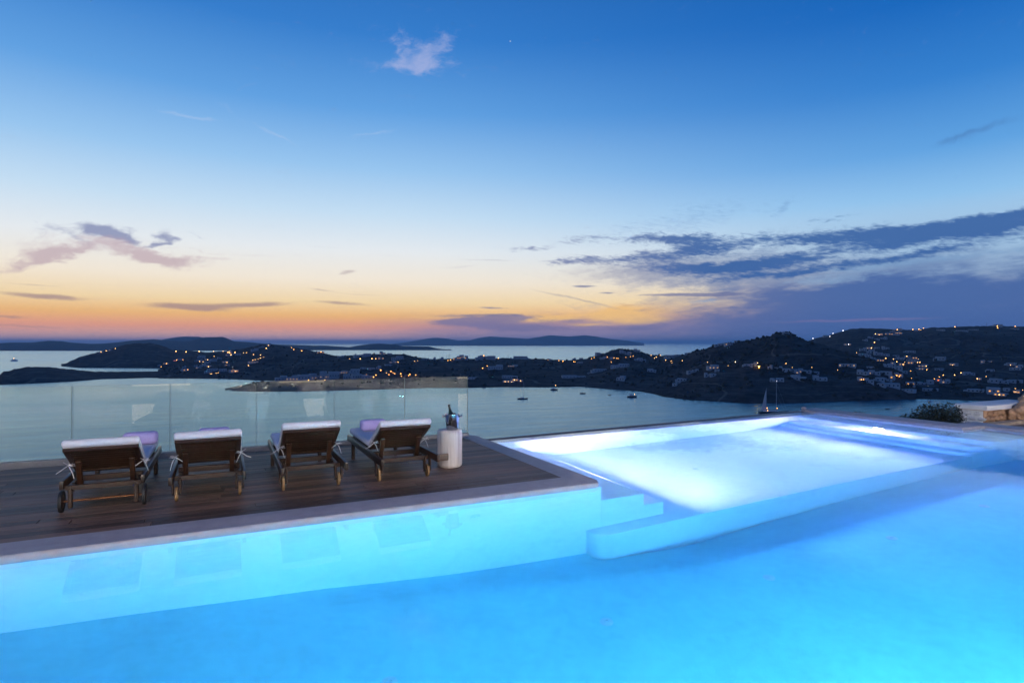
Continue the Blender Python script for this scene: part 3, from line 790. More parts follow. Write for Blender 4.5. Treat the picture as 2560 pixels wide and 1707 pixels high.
gd = MB().prism([(13.56, 6.92), (14.9, 6.95), (16.22, 7.66), (16.9, 7.7), (16.9, 9.3), (13.56, 9.3)], -1.2, -0.46, 0.02)
tag(gd.obj('ground_bed', plain('dry_garden_soil', (0.10, 0.08, 0.06), .95, 0, .3, 6, .4)), kind='structure')
kb = MB().prism([(15.95, 7.30), (26, 7.30), (26, 7.52), (15.95, 7.52)], -0.5, -0.20, 0.02)
tag(kb.obj('path_kerb', plain('sand_kerb', (0.36, 0.28, 0.21), .8, 0, .15, 6, .2)), kind='structure')

# low rubble wall with a whitewashed top, right of the pool
wall = thing('rubble_wall', 'low rubble stone wall with broad whitewashed top beside the far right pool corner', 'wall')
MB().prism([(16.25, 7.68), (22, 7.68), (22, 8.2), (16.25, 8.2)], -0.6, 0.04).obj('core', M['rock'], wall)
MB().prism([(16.16, 7.58), (17.2, 7.58), (18.6, 7.9), (18.6, 8.28), (16.16, 8.28)], 0.05, 0.165, 0.035, 4).obj('wall_cap', M['white'], wall)
MB().prism([(16.225, 7.70), (16.262, 7.70), (16.262, 8.19), (16.225, 8.19)], -0.6, 0.03).obj('whitewashed_face', M['white'], wall)
stones = []
for k in range(5):
    r2 = random.Random(40 + k); b = bmesh.new(); bmesh.ops.create_icosphere(b, subdivisions=1, radius=0.5)
    for v in b.verts: v.co *= r2.uniform(.78, 1.1)
    mb = MB(); mb.bm.free(); mb.bm = b
    stones.append(mb)
stone_me = [s_.mesh('stone', M['rock'], 60) for s_ in stones]
stone_grey = []
for me in stone_me:
    m2 = me.copy(); m2.materials[0] = M['rockgrey']; stone_grey.append(m2)
for row in range(4):
    for i in range(0, 9, 3):
        o = link('stone', random.choice(stone_grey), wall, (16.235, 7.72 + i * 0.065 + (row % 2) * .09, -0.42 + row * 0.125))
        o.scale = (0.10, random.uniform(.17, .22), random.uniform(.12, .15)); o.rotation_euler = (random.uniform(-.2, .2), 0, 0)
    for i in range(20):
        o = link('stone', random.choice(stone_me), wall, (16.36 + i * 0.20 + (row % 2) * .1, 7.665, -0.42 + row * 0.125))
        o.scale = (random.uniform(.18, .24), 0.12, random.uniform(.12, .16)); o.rotation_euler = (0, random.uniform(-.2, .2), 0)
for k, (bx, by, bz, sx, sy, sz, lab) in enumerate([(17.55, 7.52, -.08, .8, .5, .52, 'rough brown boulder propped against the whitewashed wall, left of the larger one'), (18.5, 7.55, .0, 1.3, .8, .72, 'large rough brown boulder at the right frame edge beside the whitewashed wall')]):
    mb = MB(); b = bmesh.new(); bmesh.ops.create_icosphere(b, subdivisions=4, radius=0.5)
    for v in b.verts: v.co *= 1 + 0.35 * mnoise.fractal(v.co * 3.2 + Vector((k * 5, 0, 0)), 0.9, 2.0, 5)
    mb.bm.free(); mb.bm = b
    rk = tag(mb.obj('boulder', M['rock'], None, 60), lab, 'boulder', 'boulders beside the whitewashed wall')
    rk.location = (bx, by, bz); rk.scale = (sx, sy, sz)

# bushes behind the right-hand pool edge
def bush(name, label, loc, blobs, nleaf, leaf, seed):
    rg = random.Random(seed)
    t = thing(name, label, 'bush', loc)
    mb = MB()
    for _ in range(nleaf):
        c, r = rg.choices(blobs, weights=[q[1][0] * q[1][1] * q[1][2] for q in blobs])[0]
        d = Vector((rg.gauss(0, 1), rg.gauss(0, 1), rg.gauss(0, 1))).normalized() * (rg.random() ** 0.33)
        nn = 1 + 0.22 * mnoise.noise(Vector((d.x * 3 + c[0], d.y * 3 + c[1], d.z * 3)))
        p = Vector((c[0] + d.x * r[0] * nn, c[1] + d.y * r[1] * nn, c[2] + d.z * r[2] * nn))
        if p.z < 0.02: continue
        u = Vector((rg.gauss(0, 1), rg.gauss(0, 1), rg.gauss(0.4, 1))).normalized(); w = u.orthogonal().normalized()
        l, wd = leaf * rg.uniform(.7, 1.5), leaf * rg.uniform(.22, .4)
        v = [mb.bm.verts.new(q) for q in (p, p + u * l * .5 + w * wd, p + u * l, p + u * l * .5 - w * wd)]
        mb.bm.faces.new(v)
    f = mb.obj('foliage', M['leaf'], t); f['kind'] = 'stuff'
    st = MB()
    for _ in range(9):
        c, r = rg.choice(blobs)
        e = (c[0] + rg.uniform(-.6, .6) * r[0], c[1] + rg.uniform(-.6, .6) * r[1], c[2] + rg.uniform(0, .6) * r[2])
        st.tube([(c[0] * .3, c[1] * .3, 0), (c[0] * .7, c[1] * .7, e[2] * .5), e], [.03, .02, .008], 6)
    st.obj('stem', M['trunk'], t)
bush('round_bush', 'dense dark green rounded bush behind the right-hand pool edge', (14.62, 7.95, -0.46),
     [((.06, -.26, .40), (.34, .30, .36)), ((0, .05, .34), (.36, .36, .36)), ((-.08, .38, .20), (.30, .36, .26)), ((.10, -.45, .34), (.22, .16, .36))], 6500, .045, 3)
bush('small_shrub', 'small low shrub poking up just left of the dense bush', (14.4, 9.55, -0.46), [((0, 0, .20), (.22, .32, .16))], 500, .05, 5)
bush('dry_shrub', 'low reddish dry shrub at the foot of the rubble wall', (15.55, 7.42, -0.46), [((0, .2, .12), (.18, .5, .14)), ((0, -.1, .1), (.25, .2, .12))], 1400, .035, 8)

# ------------------------------------------------------------------ villa behind the viewpoint (seen in the glass and the water)
villa = thing('villa', 'white villa with lit doorways facing the pool, mirrored in the glass balustrade', 'house')
vw = MB()
opens = [(-4.6, -2.6), (0.6, 2.4), (8.2, 9.1), (9.3, 10.2), (15.2, 17.0)]
xe = -11.0
for a, b in opens + [(23, 23)]:
    if a > xe: vw.span(xe, a, -6.5, -6.1, 0, 3.4)
    if b > a: vw.span(a, b, -6.5, -6.1, 2.35, 3.4)
    xe = b
vw.obj('wall', M['white'], villa)
MB().span(-11.2, 23.2, -7.2, -2.9, 3.4, 3.62, .01).obj('roof', M['white'], villa)
for a, b in opens:
    MB().box(((a + b) / 2, -6.32, 1.175), (b - a, .03, 2.35)).obj('doorway', M['doorlight'], villa)
for x in (-8.0, -4.0, -0.6, 2.6, 5.6, 8.8, 12.6, 17.0):
    hh = MB().lathe([(.06, 3.30), (.075, 3.40), (.02, 3.40)], (x, -3.1, 0), 14).obj('eave_lamp', M['pole'], villa)
    MB().oct((x, -3.1, 3.26), 0.075).obj('bulb', M['spotlight'], hh)

# ------------------------------------------------------------------ sun loungers
def slat_mesh(L, w=0.054, h=0.016): return MB().box((0, 0, 0), (L, w, h), None, .003, 1).mesh('slat', M['teak'])
slat_back, slat_seat = slat_mesh(.56), slat_mesh(.60)
def bow(mb, p, s, hang):
    x, y, z = p
    mb.tube([(x - .05 * s, y + .03, z + .03), (x - .01 * s, y - .012, z + .012), (x + .02 * s, y - .02, z), (x + .05 * s, y + .01, z + .01)], .0032, 5)
    mb.tube([(x, y - .012, z), (x + .035 * s, y - .02, z + .02), (x + .06 * s, y - .02, z - .005), (x + .02 * s, y - .022, z - .004)], .0032, 5)
    mb.tube([(x, y - .015, z), (x - .03 * s, y - .024, z - .02), (x - .06 * s, y - .02, z - .045), (x - .10 * s, y - .01, z - .06 - hang * .4)], [.003, .0042, .0045, .003], 5)
    mb.tube([(x, y - .015, z), (x + .02 * s, y - .03, z - .03), (x + .035 * s, y - .025, z - .07), (x + .05 * s, y - .02, z - .10 - hang)], [.003, .0042, .0045, .003], 5)
def lounger(label, X0, Y0, big_wheels=False, th=39.0, rz=0.0, seed=0, hy=.80):
    rg = random.Random(seed)
    t = thing('sun_lounger', label, 'sun lounger', (X0, Y0, 0), rz, 'wooden sun loungers in a row on the deck')
    wy = 0.05 if big_wheels else 0.34
    L = 1.86 if big_wheels else 2.06
    for s in (-1, 1):
        MB().box((s * .335, L / 2, .275), (.034, L, .085), None, .005, 2).obj('side_rail', M['teak_y'], t)
        MB().box((s * .305, L - .20, .125), (.045, .065, .25), None, .004, 1).obj('leg', M['teak'], t)
        if big_wheels:
            MB().box((s * .275, wy + .02, .15), (.035, .06, .22), None, .004, 1).obj('wheel_leg', M['teak'], t)
            w = MB().lathe([(.085, -.012), (.103, -.014), (.106, 0), (.103, .014), (.085, .012)], (0, 0, 0), 28, 'X').obj('wheel', M['rubber'], t)
            w.location = (s * .345, wy + .02, .106)
            MB().lathe([(.03, -.018), (.084, -.009), (.084, .009), (.03, .018)], (0, 0, 0), 20, 'X').obj('hub', M['teak'], w)
        else:
            for q in (-1, 1):
                MB().box((s * .30 + q * .034, wy, .165), (.018, .075, .16), None, .004, 1).obj('wheel_fork', M['teak'], t)
            w = MB().lathe([(.066, -.015), (.075, -.013), (.077, 0), (.075, .013), (.066, .015)], (0, 0, 0), 22, 'X').obj('wheel', M['wheelwood'], t)
            w.location = (s * .30, wy, .077)
            MB().lathe([(.012, -.044), (.012, .044)], (0, 0, 0), 12, 'X').obj('hub', M['pole'], w)
    MB().box((0, wy + .015, .235), (.64, .035, .05), None, .004, 1).obj('end_beam', M['teak'], t)
    MB().box((0, L - .20, .245), (.60, .03, .06), None, .004, 1).obj('foot_beam', M['teak'], t)
    MB().box((0, hy + .02, .235), (.62, .03, .06), None, .004, 1).obj('middle_beam', M['teak'], t)
    if big_wheels: MB().tube([(-.345, wy + .02, .106), (.345, wy + .02, .106)], .011, 10).obj('axle', M['axle'], t)
    for i in range(13):
        link('slat', slat_seat, t, (0, hy + .09 + i * (L - hy - .16) / 13, .306))
    # backrest
    hz = .318
    a = radians(th); dv = Vector((0, -cos(a), sin(a))); nv = Vector((0, sin(a), cos(a)))
    rotm = Matrix(((1, 0, 0), (0, -cos(a), sin(a)), (0, sin(a), cos(a)))).transposed()   # x stays, local y runs up the back
    br = MB(); BL = .66
    for s in (-1, 1):
        c = Vector((s * .285, hy, hz)) + dv * (BL / 2)
        br.box(c, (.05, BL, .032), rotm, .004, 1)
    for q in (.02, BL - .02):
        br.box(Vector((0, hy, hz)) + dv * q, (.62, .045, .034), rotm, .004, 1)
    bo = br.obj('backrest', M['teak'], t)
    for i in range(9):
        p = Vector((0, hy, hz)) + dv * (.075 + i * .0635)
        o = link('slat', slat_back, bo, p); o.rotation_mode = 'QUATERNION'; o.rotation_quaternion = rotm.to_quaternion()
    pr = MB()
    for s in (-1, 1):
        top = Vector((s * .225, hy, hz)) + dv * .40 - nv * .03
        bot = Vector((s * .225, hy - .22, .185))
        pr.bar(top, bot, .035, .05, .004, (1, 0, 0))
    pr.bar((-.30, bot.y, .18), (.30, bot.y, .18), .028, .028, .004)
    pr.obj('prop', M['teak'], t)
    for s in (-1, 1):
        rk = MB()
        rk.box((s * .27, hy - .25, .205), (.03, .46, .045), None, .003, 1)
        for q in range(3): rk.box((s * .27, hy - .40 + q * .11, .242), (.03, .04, .035), None, .003, 1)
        rk.obj('ratchet', M['teak_y'], t)
    # cushions
    cu = MB(); cu.box((0, (hy - .03 + L + .03) / 2, .366), (.63, L - hy + .06, .085), None, .034, 4)
    cu.obj('seat_cushion', M['cushion'], t, 70)
    bc = MB(); cl = BL + .07
    bc.box((0, 0, 0), (.64, cl, .076), None, .032, 4)
    for v in bc.bm.verts:
        n = mnoise.noise(v.co * 6 + Vector((seed, 0, 0))); v.co.z += n * .006; v.co.x += n * .004
    b2 = bc.obj('back_cushion', M['cushion'], t, 70)
    b2.location = Vector((0, hy, hz)) + dv * (cl / 2 - .02) + nv * .056
    b2.rotation_mode = 'QUATERNION'; b2.rotation_quaternion = rotm.to_quaternion()
    for s in (-1, 1):
        ti = MB()
        p = Vector((s * .318, hy, hz)) + dv * .30 - nv * .035
        bow(ti, p, s * (1 if rg.random() > .3 else -1), rg.uniform(0, .04))
        ti.obj('cushion_tie', M['tie'], t)
    return t
lounger('wooden sun lounger with large black wheels and copper axle, leftmost on the deck', -1.065, 7.02, True, 28, 0.0, 1, .50)
lounger('wooden sun lounger standing between the black-wheeled one and the one without a towel', -.135, 6.74, False, 29, 0.0, 2, .78)
lounger('wooden sun lounger carrying no rolled towel, third along the row', .905, 6.72, False, 32, 0.0, 3, .83)
L4 = lounger('wooden sun lounger with a pull-out side tray, standing next to the white wooden stump', 1.972, 6.70, False, 29, 0.0, 4, .80)
MB().box((.40, .06, .275), (.16, .02, .085), None, .01, 2).obj('side_tray', wood('faded_teak', (.05, .03, .02), (.16, .10, .07), .5, 0, False), L4)

def towel(label, x, y, z, w, seed, rz=0.0):
    mb = MB(); mb.box((0, 0, 0), (w, .18, .15), None, .05, 4)
    bmesh.ops.subdivide_edges(mb.bm, edges=[e for e in mb.bm.edges if e.calc_length() > .1], cuts=3, use_grid_fill=True)
    for v in mb.bm.verts: v.co += Vector((0, 0, 1)) * mnoise.noise(v.co * 14 + Vector((seed, 0, 0))) * .006
    o = mb.obj('rolled_towel', M['towel'], None, 70); o.location = (x, y, z); o.rotation_euler = (0, 0, rz)
    tag(o, label, 'towel', 'lilac towels on the loungers')
towel('folded lilac towel on the foot end of the black-wheeled lounger', -.905, 8.50, .486, .37, 1, 0.03)
towel('folded lilac towel peeping over the top of the second lounger', -.10, 8.50, .486, .37, 2)
towel('folded lilac towel on the lounger beside the white stump', 1.92, 8.42, .486, .36, 3, -.04)

# ------------------------------------------------------------------ stump stool, cooler and bottle
st = MB(); prof = [(.150, 0.0), (.164, .012), (.168, .05), (.166, .25), (.167, .44), (.163, .478), (.150, .488), (.02, .488)]
st.lathe(prof, (0, 0, 0), 40)
for v in st.bm.verts:
    a = atan2(v.co.y, v.co.x); k = 1 + .018 * sin(3 * a + .6) + .012 * sin(5 * a + 2) + .006 * mnoise.noise(v.co * 8)
    v.co.x *= k; v.co.y *= k
so = tag(st.obj('stump_stool', M['stump'], None, 50), 'bleached white tree stump stool holding the steel wine cooler on the deck', 'stool')
so.location = (2.735, 7.49, 0)
ck = thing('wine_cooler', 'polished steel wine cooler with round side knobs standing on the white stump', 'wine cooler', (2.765, 7.475, .488))
MB().lathe([(.02, .002), (.072, .0), (.076, .006), (.098, .200), (.104, .206), (.104, .212), (.096, .212), (.092, .196), (.070, .012), (.02, .012)], (0, 0, 0), 40).obj('bucket', M['steel'], ck, 30)
for s in (-1, 1):
    d = RT * s
    h = MB(); q = 0.094
    h.tube([d * q + Vector((0, 0, .178)), d * (q + .022) + Vector((0, 0, .178))], .010, 10)
    h.lathe([(.006, .02), (.02, .022), (.021, .034), (.012, .04), (.003, .041)], (0, 0, 0), 14, 'X')
    for v in list(h.bm.verts)[20:]:
        co = v.co.copy(); v.co = d * (co.x + q) + Vector((-d.y, d.x, 0)) * co.y + Vector((0, 0, co.z + .178))
    h.obj('knob', M['steel'], ck)
bt = thing('wine_bottle', 'dark wine bottle leaning in the steel cooler, only its neck and shoulder showing', 'bottle', (2.765 + .016, 7.475 - .004, .508))
bt.rotation_euler = (0, radians(-11), -YAW)
MB().lathe([(.01, 0), (.040, .002), (.042, .02), (.042, .16), (.036, .195), (.020, .235), (.0155, .262), (.015, .262)], (0, 0, 0), 24).obj('glass_body', M['bottle'], bt, 50)
MB().lathe([(.0158, .255), (.0155, .300), (.018, .302), (.018, .318), (.014, .322), (.003, .323)], (0, 0, 0), 20).obj('foil_top', M['foil'], bt, 50)

# ------------------------------------------------------------------ houses, lamps and masts on the far shore
class Tile:
    def __init__(s, x0, y0, k): s.x0, s.y0, s.k = x0, y0, k
    def __call__(s, zx, zy): return s.x0 + zx * s.k, s.y0 + zy * s.k
T = {1: Tile(380, 840, .12755), 2: Tile(660, 850, .12755), 3: Tile(940, 850, .12755), 4: Tile(1220, 860, .12755), 5: Tile(1500, 860, .12755),
     6: Tile(1780, 820, .17007), 7: Tile(2060, 800, .12755), 8: Tile(2100, 900, .12755), 9: Tile(2320, 800, .13393), 0: Tile(0, 840, .17007)}
win_me = MB().box((0, 0, 0), (1, 1, 1)).mesh('window', M['winglass'])
lit_me = {k: MB().box((0, 0, 0), (1, 1, 1)).mesh('lit_window', M[k]) for k in ('litwin', 'litwin2', 'orange')}
bulb_me = {k: MB().oct((0, 0, 0), 1.0).mesh('bulb', M[k]) for k in ('amber', 'warmwhite', 'coolwhite', 'gold')}
HOUSES = []
def house(px, py, w, h, area, lit=None, kind='house', lamps=(), wallmat='house'):
    """px,py: middle of the foot of the house; w,h: seen size, all in photo pixels"""
    p, t = probe(px, py)
    if p is None:
        p, t = probe(px, py + 4)
        if p is None: return
    HOUSES.append((px, py, w, h, area, lit, kind, lamps, wallmat, p, t))
def lit_name(l): return {None: 'unlit', 'litwin': 'amber-lit', 'litwin2': 'softly lit', 'orange': 'orange-lit'}[l]

H = []
# (tile, zoom x centre, zoom y bottom, zoom w, zoom h, area, lit)
for row in [
 # left hill and lagoon villages
 (0, 1485, 250, 60, 20, 'on the wooded hill crest', None), (0, 1625, 215, 45, 22, 'on the wooded hill crest', 'litwin2'),
 (1, 555, 478, 110, 40, 'by the lagoon slope', None), (1, 455, 490, 60, 26, 'by the lagoon slope', 'orange'), (1, 150, 590, 60, 30, 'by the lagoon slope', None), (1, 265, 550, 90, 20, 'by the lagoon slope', 'litwin2'),
 (1, 630, 630, 70, 50, 'by the lagoon slope', None), (1, 665, 690, 110, 50, 'by the lagoon slope', 'litwin'),
 (1, 965, 430, 110, 50, 'in upper saddle hamlet', None), (1, 950, 500, 90, 45, 'in upper saddle hamlet', None), (1, 868, 505, 70, 40, 'in upper saddle hamlet', None),
 (1, 1075, 475, 70, 35, 'in upper saddle hamlet', 'litwin2'), (1, 1215, 500, 110, 50, 'in upper saddle hamlet', None), (1, 1325, 450, 70, 40, 'in upper saddle hamlet', None), (1, 1100, 545, 100, 45, 'in upper saddle hamlet', None),
 (1, 1440, 520, 110, 35, 'in upper saddle hamlet', 'litwin2'), (1, 1640, 385, 150, 45, 'in upper saddle hamlet', None), (1, 1510, 340, 90, 50, 'in upper saddle hamlet', 'litwin'), (1, 1500, 385, 110, 30, 'in upper saddle hamlet', 'litwin2'),
 (1, 850, 605, 60, 35, 'in lower saddle hamlet', None), (1, 905, 635, 90, 35, 'in lower saddle hamlet', 'litwin2'), (1, 985, 600, 100, 45, 'in lower saddle hamlet', None), (1, 1105, 600, 80, 35, 'in lower saddle hamlet', 'litwin2'),
 (1, 1190, 690, 200, 50, 'in lower saddle hamlet', None), (1, 1100, 730, 130, 45, 'in lower saddle hamlet', None), (1, 1400, 700, 130, 55, 'in lower saddle hamlet', None), (1, 1480, 590, 80, 35, 'in lower saddle hamlet', 'litwin'), (1, 1620, 712, 150, 50, 'in lower saddle hamlet', 'litwin'),
 (1, 2060, 528, 320, 30, 'below the rounded hilltop', 'litwin2'), (1, 2020, 300, 130, 60, 'below the rounded hilltop', None), (1, 2140, 230, 90, 30, 'below the rounded hilltop', None), (1, 2295, 190, 70, 50, 'below the rounded hilltop', None),
 (2, 745, 190, 70, 40, 'below the rounded hilltop', None), (2, 1110, 262, 130, 36, 'on the hill shoulder beside the open strait', 'litwin'),
 # terrace rows above the glass
 (2, 340, 800, 220, 95, 'of terraces above the glass', None), (2, 550, 800, 240, 105, 'of terraces above the glass', 'litwin2'), (2, 790, 795, 230, 115, 'of terraces above the glass', None),
 (2, 1010, 780, 180, 120, 'of terraces above the glass', 'litwin2'), (2, 1190, 775, 200, 160, 'of terraces above the glass', 'litwin2'), (2, 1380, 770, 190, 150, 'of terraces above the glass', None),
 (2, 1650, 765, 190, 95, 'of terraces above the glass', None), (2, 1830, 762, 190, 90, 'of terraces above the glass', None), (2, 2030, 758, 230, 75, 'of terraces above the glass', None),
 (2, 1570, 655, 150, 55, 'of terraces above the glass', 'litwin2'), (2, 1780, 660, 170, 90, 'of terraces above the glass', None),
 (2, 1945, 582, 110, 45, 'on slope above the terraces', None), (2, 2115, 580, 130, 38, 'on slope above the terraces', None), (2, 2250, 575, 95, 72, 'on slope above the terraces', None),
 # mid skyline
 (2, 1495, 340, 110, 36, 'on the middle skyline ridge', None), (2, 1772, 330, 60, 60, 'on the middle skyline ridge', None), (2, 1850, 345, 150, 55, 'on the middle skyline ridge', None), (2, 2030, 325, 140, 62, 'on the middle skyline ridge', None),
 (3, 120, 290, 100, 70, 'on the middle skyline ridge', 'litwin2'), (3, 270, 290, 90, 32, 'on the middle skyline ridge', None), (3, 100, 375, 110, 45, 'under the middle skyline ridge', 'litwin'), (3, 420, 390, 230, 75, 'under the middle skyline ridge', None),
 (3, 335, 447, 130, 36, 'under the middle skyline ridge', 'litwin2'), (3, 255, 502, 140, 24, 'under the middle skyline ridge', None), (3, 980, 400, 160, 30, 'under the middle skyline ridge', None),
 (3, 1140, 392, 48, 60, 'on the skyline saddle', None), (3, 1282, 390, 64, 56, 'on the skyline saddle', None), (3, 1560, 395, 110, 60, 'on the skyline saddle', 'litwin'), (3, 1625, 390, 80, 75, 'on the skyline saddle', 'litwin'), (3, 1685, 370, 80, 80, 'on the skyline saddle', 'litwin2'), (3, 1772, 360, 70, 84, 'on the skyline saddle', 'litwin'),
 (3, 2030, 395, 140, 85, 'on the skyline saddle', None), (3, 2110, 360, 160, 62, 'on the skyline saddle', None), (3, 2255, 385, 150, 75, 'on the skyline saddle', None),
 (4, 620, 265, 260, 58, 'on the flat skyline', None), (4, 785, 270, 80, 36, 'on the flat skyline', None), (4, 470, 270, 70, 34, 'on the flat skyline', None), (4, 1200, 322, 90, 36, 'on the flat skyline', 'litwin'),
 (4, 1692, 312, 66, 40, 'on the flat skyline', None), (4, 1825, 298, 76, 26, 'on the flat skyline', None),
 (4, 1800, 378, 100, 30, 'above the bay boats', None), (4, 150, 498, 290, 90, 'above the bay boats', None), (4, 470, 445, 180, 38, 'above the bay boats', 'litwin2'), (4, 1690, 665, 470, 48, 'above the bay boats', None),
 (4, 2210, 545, 250, 55, 'above the bay boats', None), (4, 2000, 575, 90, 20, 'above the bay boats', None),
 (4, 370, 680, 200, 60, 'at the lit shore tavern', None), (4, 520, 670, 130, 44, 'at the lit shore tavern', None), (4, 400, 752, 230, 36, 'at the lit shore tavern', 'litwin2'), (4, 530, 725, 130, 44, 'at the lit shore tavern', 'litwin'), (4, 640, 740, 75, 38, 'at the lit shore tavern', 'litwin'),
 (3, 1890, 772, 160, 40, 'just right of the glass edge', None),
 # small hill with tower
 (5, 60, 300, 140, 55, 'on the small round hill', None), (5, 225, 300, 80, 44, 'on the small round hill', None), (5, 450, 190, 110, 75, 'on the small round hill', None), (5, 545, 215, 110, 65, 'on the small round hill', None), (5, 720, 155, 118, 62, 'on the small round hill', None), (5, 2, 215, 140, 50, 'on the small round hill', None),
 (5, 760, 330, 160, 55, 'on the small round hill', None), (5, 860, 345, 90, 45, 'on the small round hill', None), (5, 330, 465, 260, 48, 'below the small round hill', None), (5, 480, 450, 190, 64, 'below the small round hill', None),
 (5, 1010, 548, 170, 62, 'below the small round hill', None), (5, 400, 720, 160, 95, 'below the small round hill', None), (5, 1380, 285, 160, 70, 'beside the tall hill', None), (5, 1540, 240, 100, 34, 'beside the tall hill', None), (5, 1705, 205, 84, 34, 'beside the tall hill', None),
 (5, 1800, 572, 150, 46, 'on the tall hill slope', None), (5, 1880, 545, 120, 55, 'on the tall hill slope', None), (5, 2230, 490, 210, 82, 'on the tall hill slope', 'litwin2'), (5, 2290, 540, 90, 46, 'on the tall hill slope', None), (5, 2120, 640, 130, 74, 'on the tall hill slope', None), (5, 2225, 640, 110, 62, 'on the tall hill slope', None),
 (5, 1600, 735, 180, 62, 'on the tall hill slope', None), (5, 1530, 770, 90, 55, 'on the tall hill slope', None), (5, 1460, 825, 90, 56, 'on the tall hill slope', None),
 (6, 110, 262, 130, 36, 'on the tall hill shoulder', None), (6, 250, 262, 110, 46, 'on the tall hill shoulder', 'litwin2'), (6, 375, 210, 100, 26, 'on the tall hill shoulder', None), (6, 1090, 98, 95, 46, 'on the very summit of the tall hill', None),
 (6, 610, 560, 80, 58, 'on the hill terrace road', None), (6, 540, 560, 110, 30, 'on the hill terrace road', None), (6, 850, 608, 66, 66, 'on the hill terrace road', None), (6, 975, 612, 110, 50, 'on the hill terrace road', None),
 (6, 1095, 645, 110, 52, 'on the hill terrace road', None), (6, 1190, 648, 90, 44, 'on the hill terrace road', None), (6, 1360, 665, 180, 66, 'on the hill terrace road', 'litwin2'), (6, 1250, 672, 90, 34, 'on the hill terrace road', 'litwin2'), (6, 1520, 672, 110, 32, 'on the hill terrace road', None),
 (6, 905, 790, 110, 52, 'in lowest tall-hill row', None), (6, 1000, 792, 110, 56, 'in lowest tall-hill row', None), (6, 1252, 766, 190, 72, 'in lowest tall-hill row', None), (6, 1590, 778, 190, 78, 'in lowest tall-hill row', None), (6, 1985, 570, 220, 44, 'in lowest tall-hill row', 'litwin2'),
 # right-hand village, upper
 (6, 1690, 130, 90, 26, 'on the far right skyline', None), (7, 1440, 208, 160, 44, 'on the far right skyline', None), (7, 1830, 220, 110, 32, 'on the far right skyline', None), (7, 2280, 212, 130, 32, 'on the far right skyline', None), (9, 640, 212, 180, 24, 'on the far right skyline', None), (9, 850, 195, 150, 24, 'on the far right skyline', None), (9, 1300, 125, 120, 44, 'on the far right skyline', None), (9, 1610, 178, 110, 24, 'on the far right skyline', None),
 (7, 1100, 300, 90, 40, 'at right-hand village top', 'litwin'), (7, 1000, 305, 60, 34, 'at right-hand village top', None), (7, 1330, 290, 240, 44, 'at right-hand village top', 'litwin'), (7, 1460, 270, 110, 40, 'at right-hand village top', 'litwin'), (7, 1375, 245, 160, 30, 'at right-hand village top', None),
 (7, 905, 362, 90, 44, 'at right-hand village top', None), (7, 805, 410, 90, 40, 'at right-hand village top', None), (7, 1040, 388, 90, 30, 'at right-hand village top', None), (7, 1180, 378, 110, 50, 'at right-hand village top', None), (7, 465, 492, 120, 30, 'at right-hand village top', 'litwin2'),
 (7, 770, 600, 120, 62, 'in right-hand village row two', None), (7, 880, 570, 90, 40, 'in right-hand village row two', 'litwin2'), (7, 1050, 560, 80, 28, 'in right-hand village row two', None), (7, 1210, 575, 120, 62, 'in right-hand village row two', None),
 (7, 885, 650, 80, 66, 'in right-hand village row two', None), (7, 955, 612, 70, 36, 'in right-hand village row two', None), (7, 785, 698, 130, 46, 'in right-hand village row two', None), (7, 870, 725, 100, 56, 'in right-hand village row two', None),
 (7, 1060, 690, 120, 78, 'in right-hand village row three', None), (7, 1180, 702, 190, 66, 'in right-hand village row three', None), (7, 965, 765, 80, 48, 'in right-hand village row three', None), (7, 1110, 806, 130, 46, 'in right-hand village row three', 'litwin'), (7, 1410, 722, 110, 36, 'in right-hand village row three', None), (7, 1450, 775, 190, 42, 'in right-hand village row three', None),
 (7, 1700, 640, 170, 40, 'in right-hand village row three', None), (7, 1640, 745, 100, 40, 'in right-hand village row three', None), (7, 1780, 760, 90, 36, 'in right-hand village row three', 'litwin'), (7, 2270, 800, 160, 82, 'in right-hand village row three', None),
 (7, 1720, 815, 200, 46, 'in middle right-hand village', None), (7, 1690, 862, 90, 50, 'in middle right-hand village', 'litwin'), (7, 1340, 860, 80, 36, 'in middle right-hand village', 'litwin2'), (7, 1530, 882, 110, 42, 'in middle right-hand village', 'litwin'), (7, 1400, 935, 150, 66, 'in middle right-hand village', None),
 (7, 1240, 925, 110, 66, 'in middle right-hand village', None), (7, 920, 945, 140, 36, 'in middle right-hand village', None), (7, 1930, 920, 150, 52, 'in middle right-hand village', 'litwin2'), (8, 1010, 140, 140, 70, 'in middle right-hand village', None), (8, 1120, 190, 180, 80, 'in middle right-hand village', None), (8, 1640, 195, 190, 42, 'in middle right-hand village', 'litwin2'),
 (8, 430, 290, 190, 100, 'in lower right-hand village', None), (8, 670, 290, 210, 90, 'in lower right-hand village', 'litwin2'), (8, 870, 290, 190, 70, 'in lower right-hand village', None), (8, 1010, 370, 100, 100, 'in lower right-hand village', 'litwin'), (8, 1140, 320, 140, 72, 'in lower right-hand village', 'litwin'), (8, 1240, 258, 140, 44, 'in lower right-hand village', None),
 (8, 440, 408, 150, 76, 'in lower right-hand village', 'litwin2'), (8, 580, 455, 150, 100, 'in lower right-hand village', None), (8, 790, 425, 150, 84, 'in lower right-hand village', None), (8, 930, 415, 150, 60, 'in lower right-hand village', None),
 (8, 800, 520, 150, 70, 'in waterside right-hand row', None), (8, 1010, 540, 290, 86, 'in waterside right-hand row', None), (8, 1380, 505, 160, 76, 'in waterside right-hand row', 'litwin'), (8, 1610, 485, 190, 56, 'in waterside right-hand row', None), (8, 1780, 480, 110, 92, 'in waterside right-hand row', None),
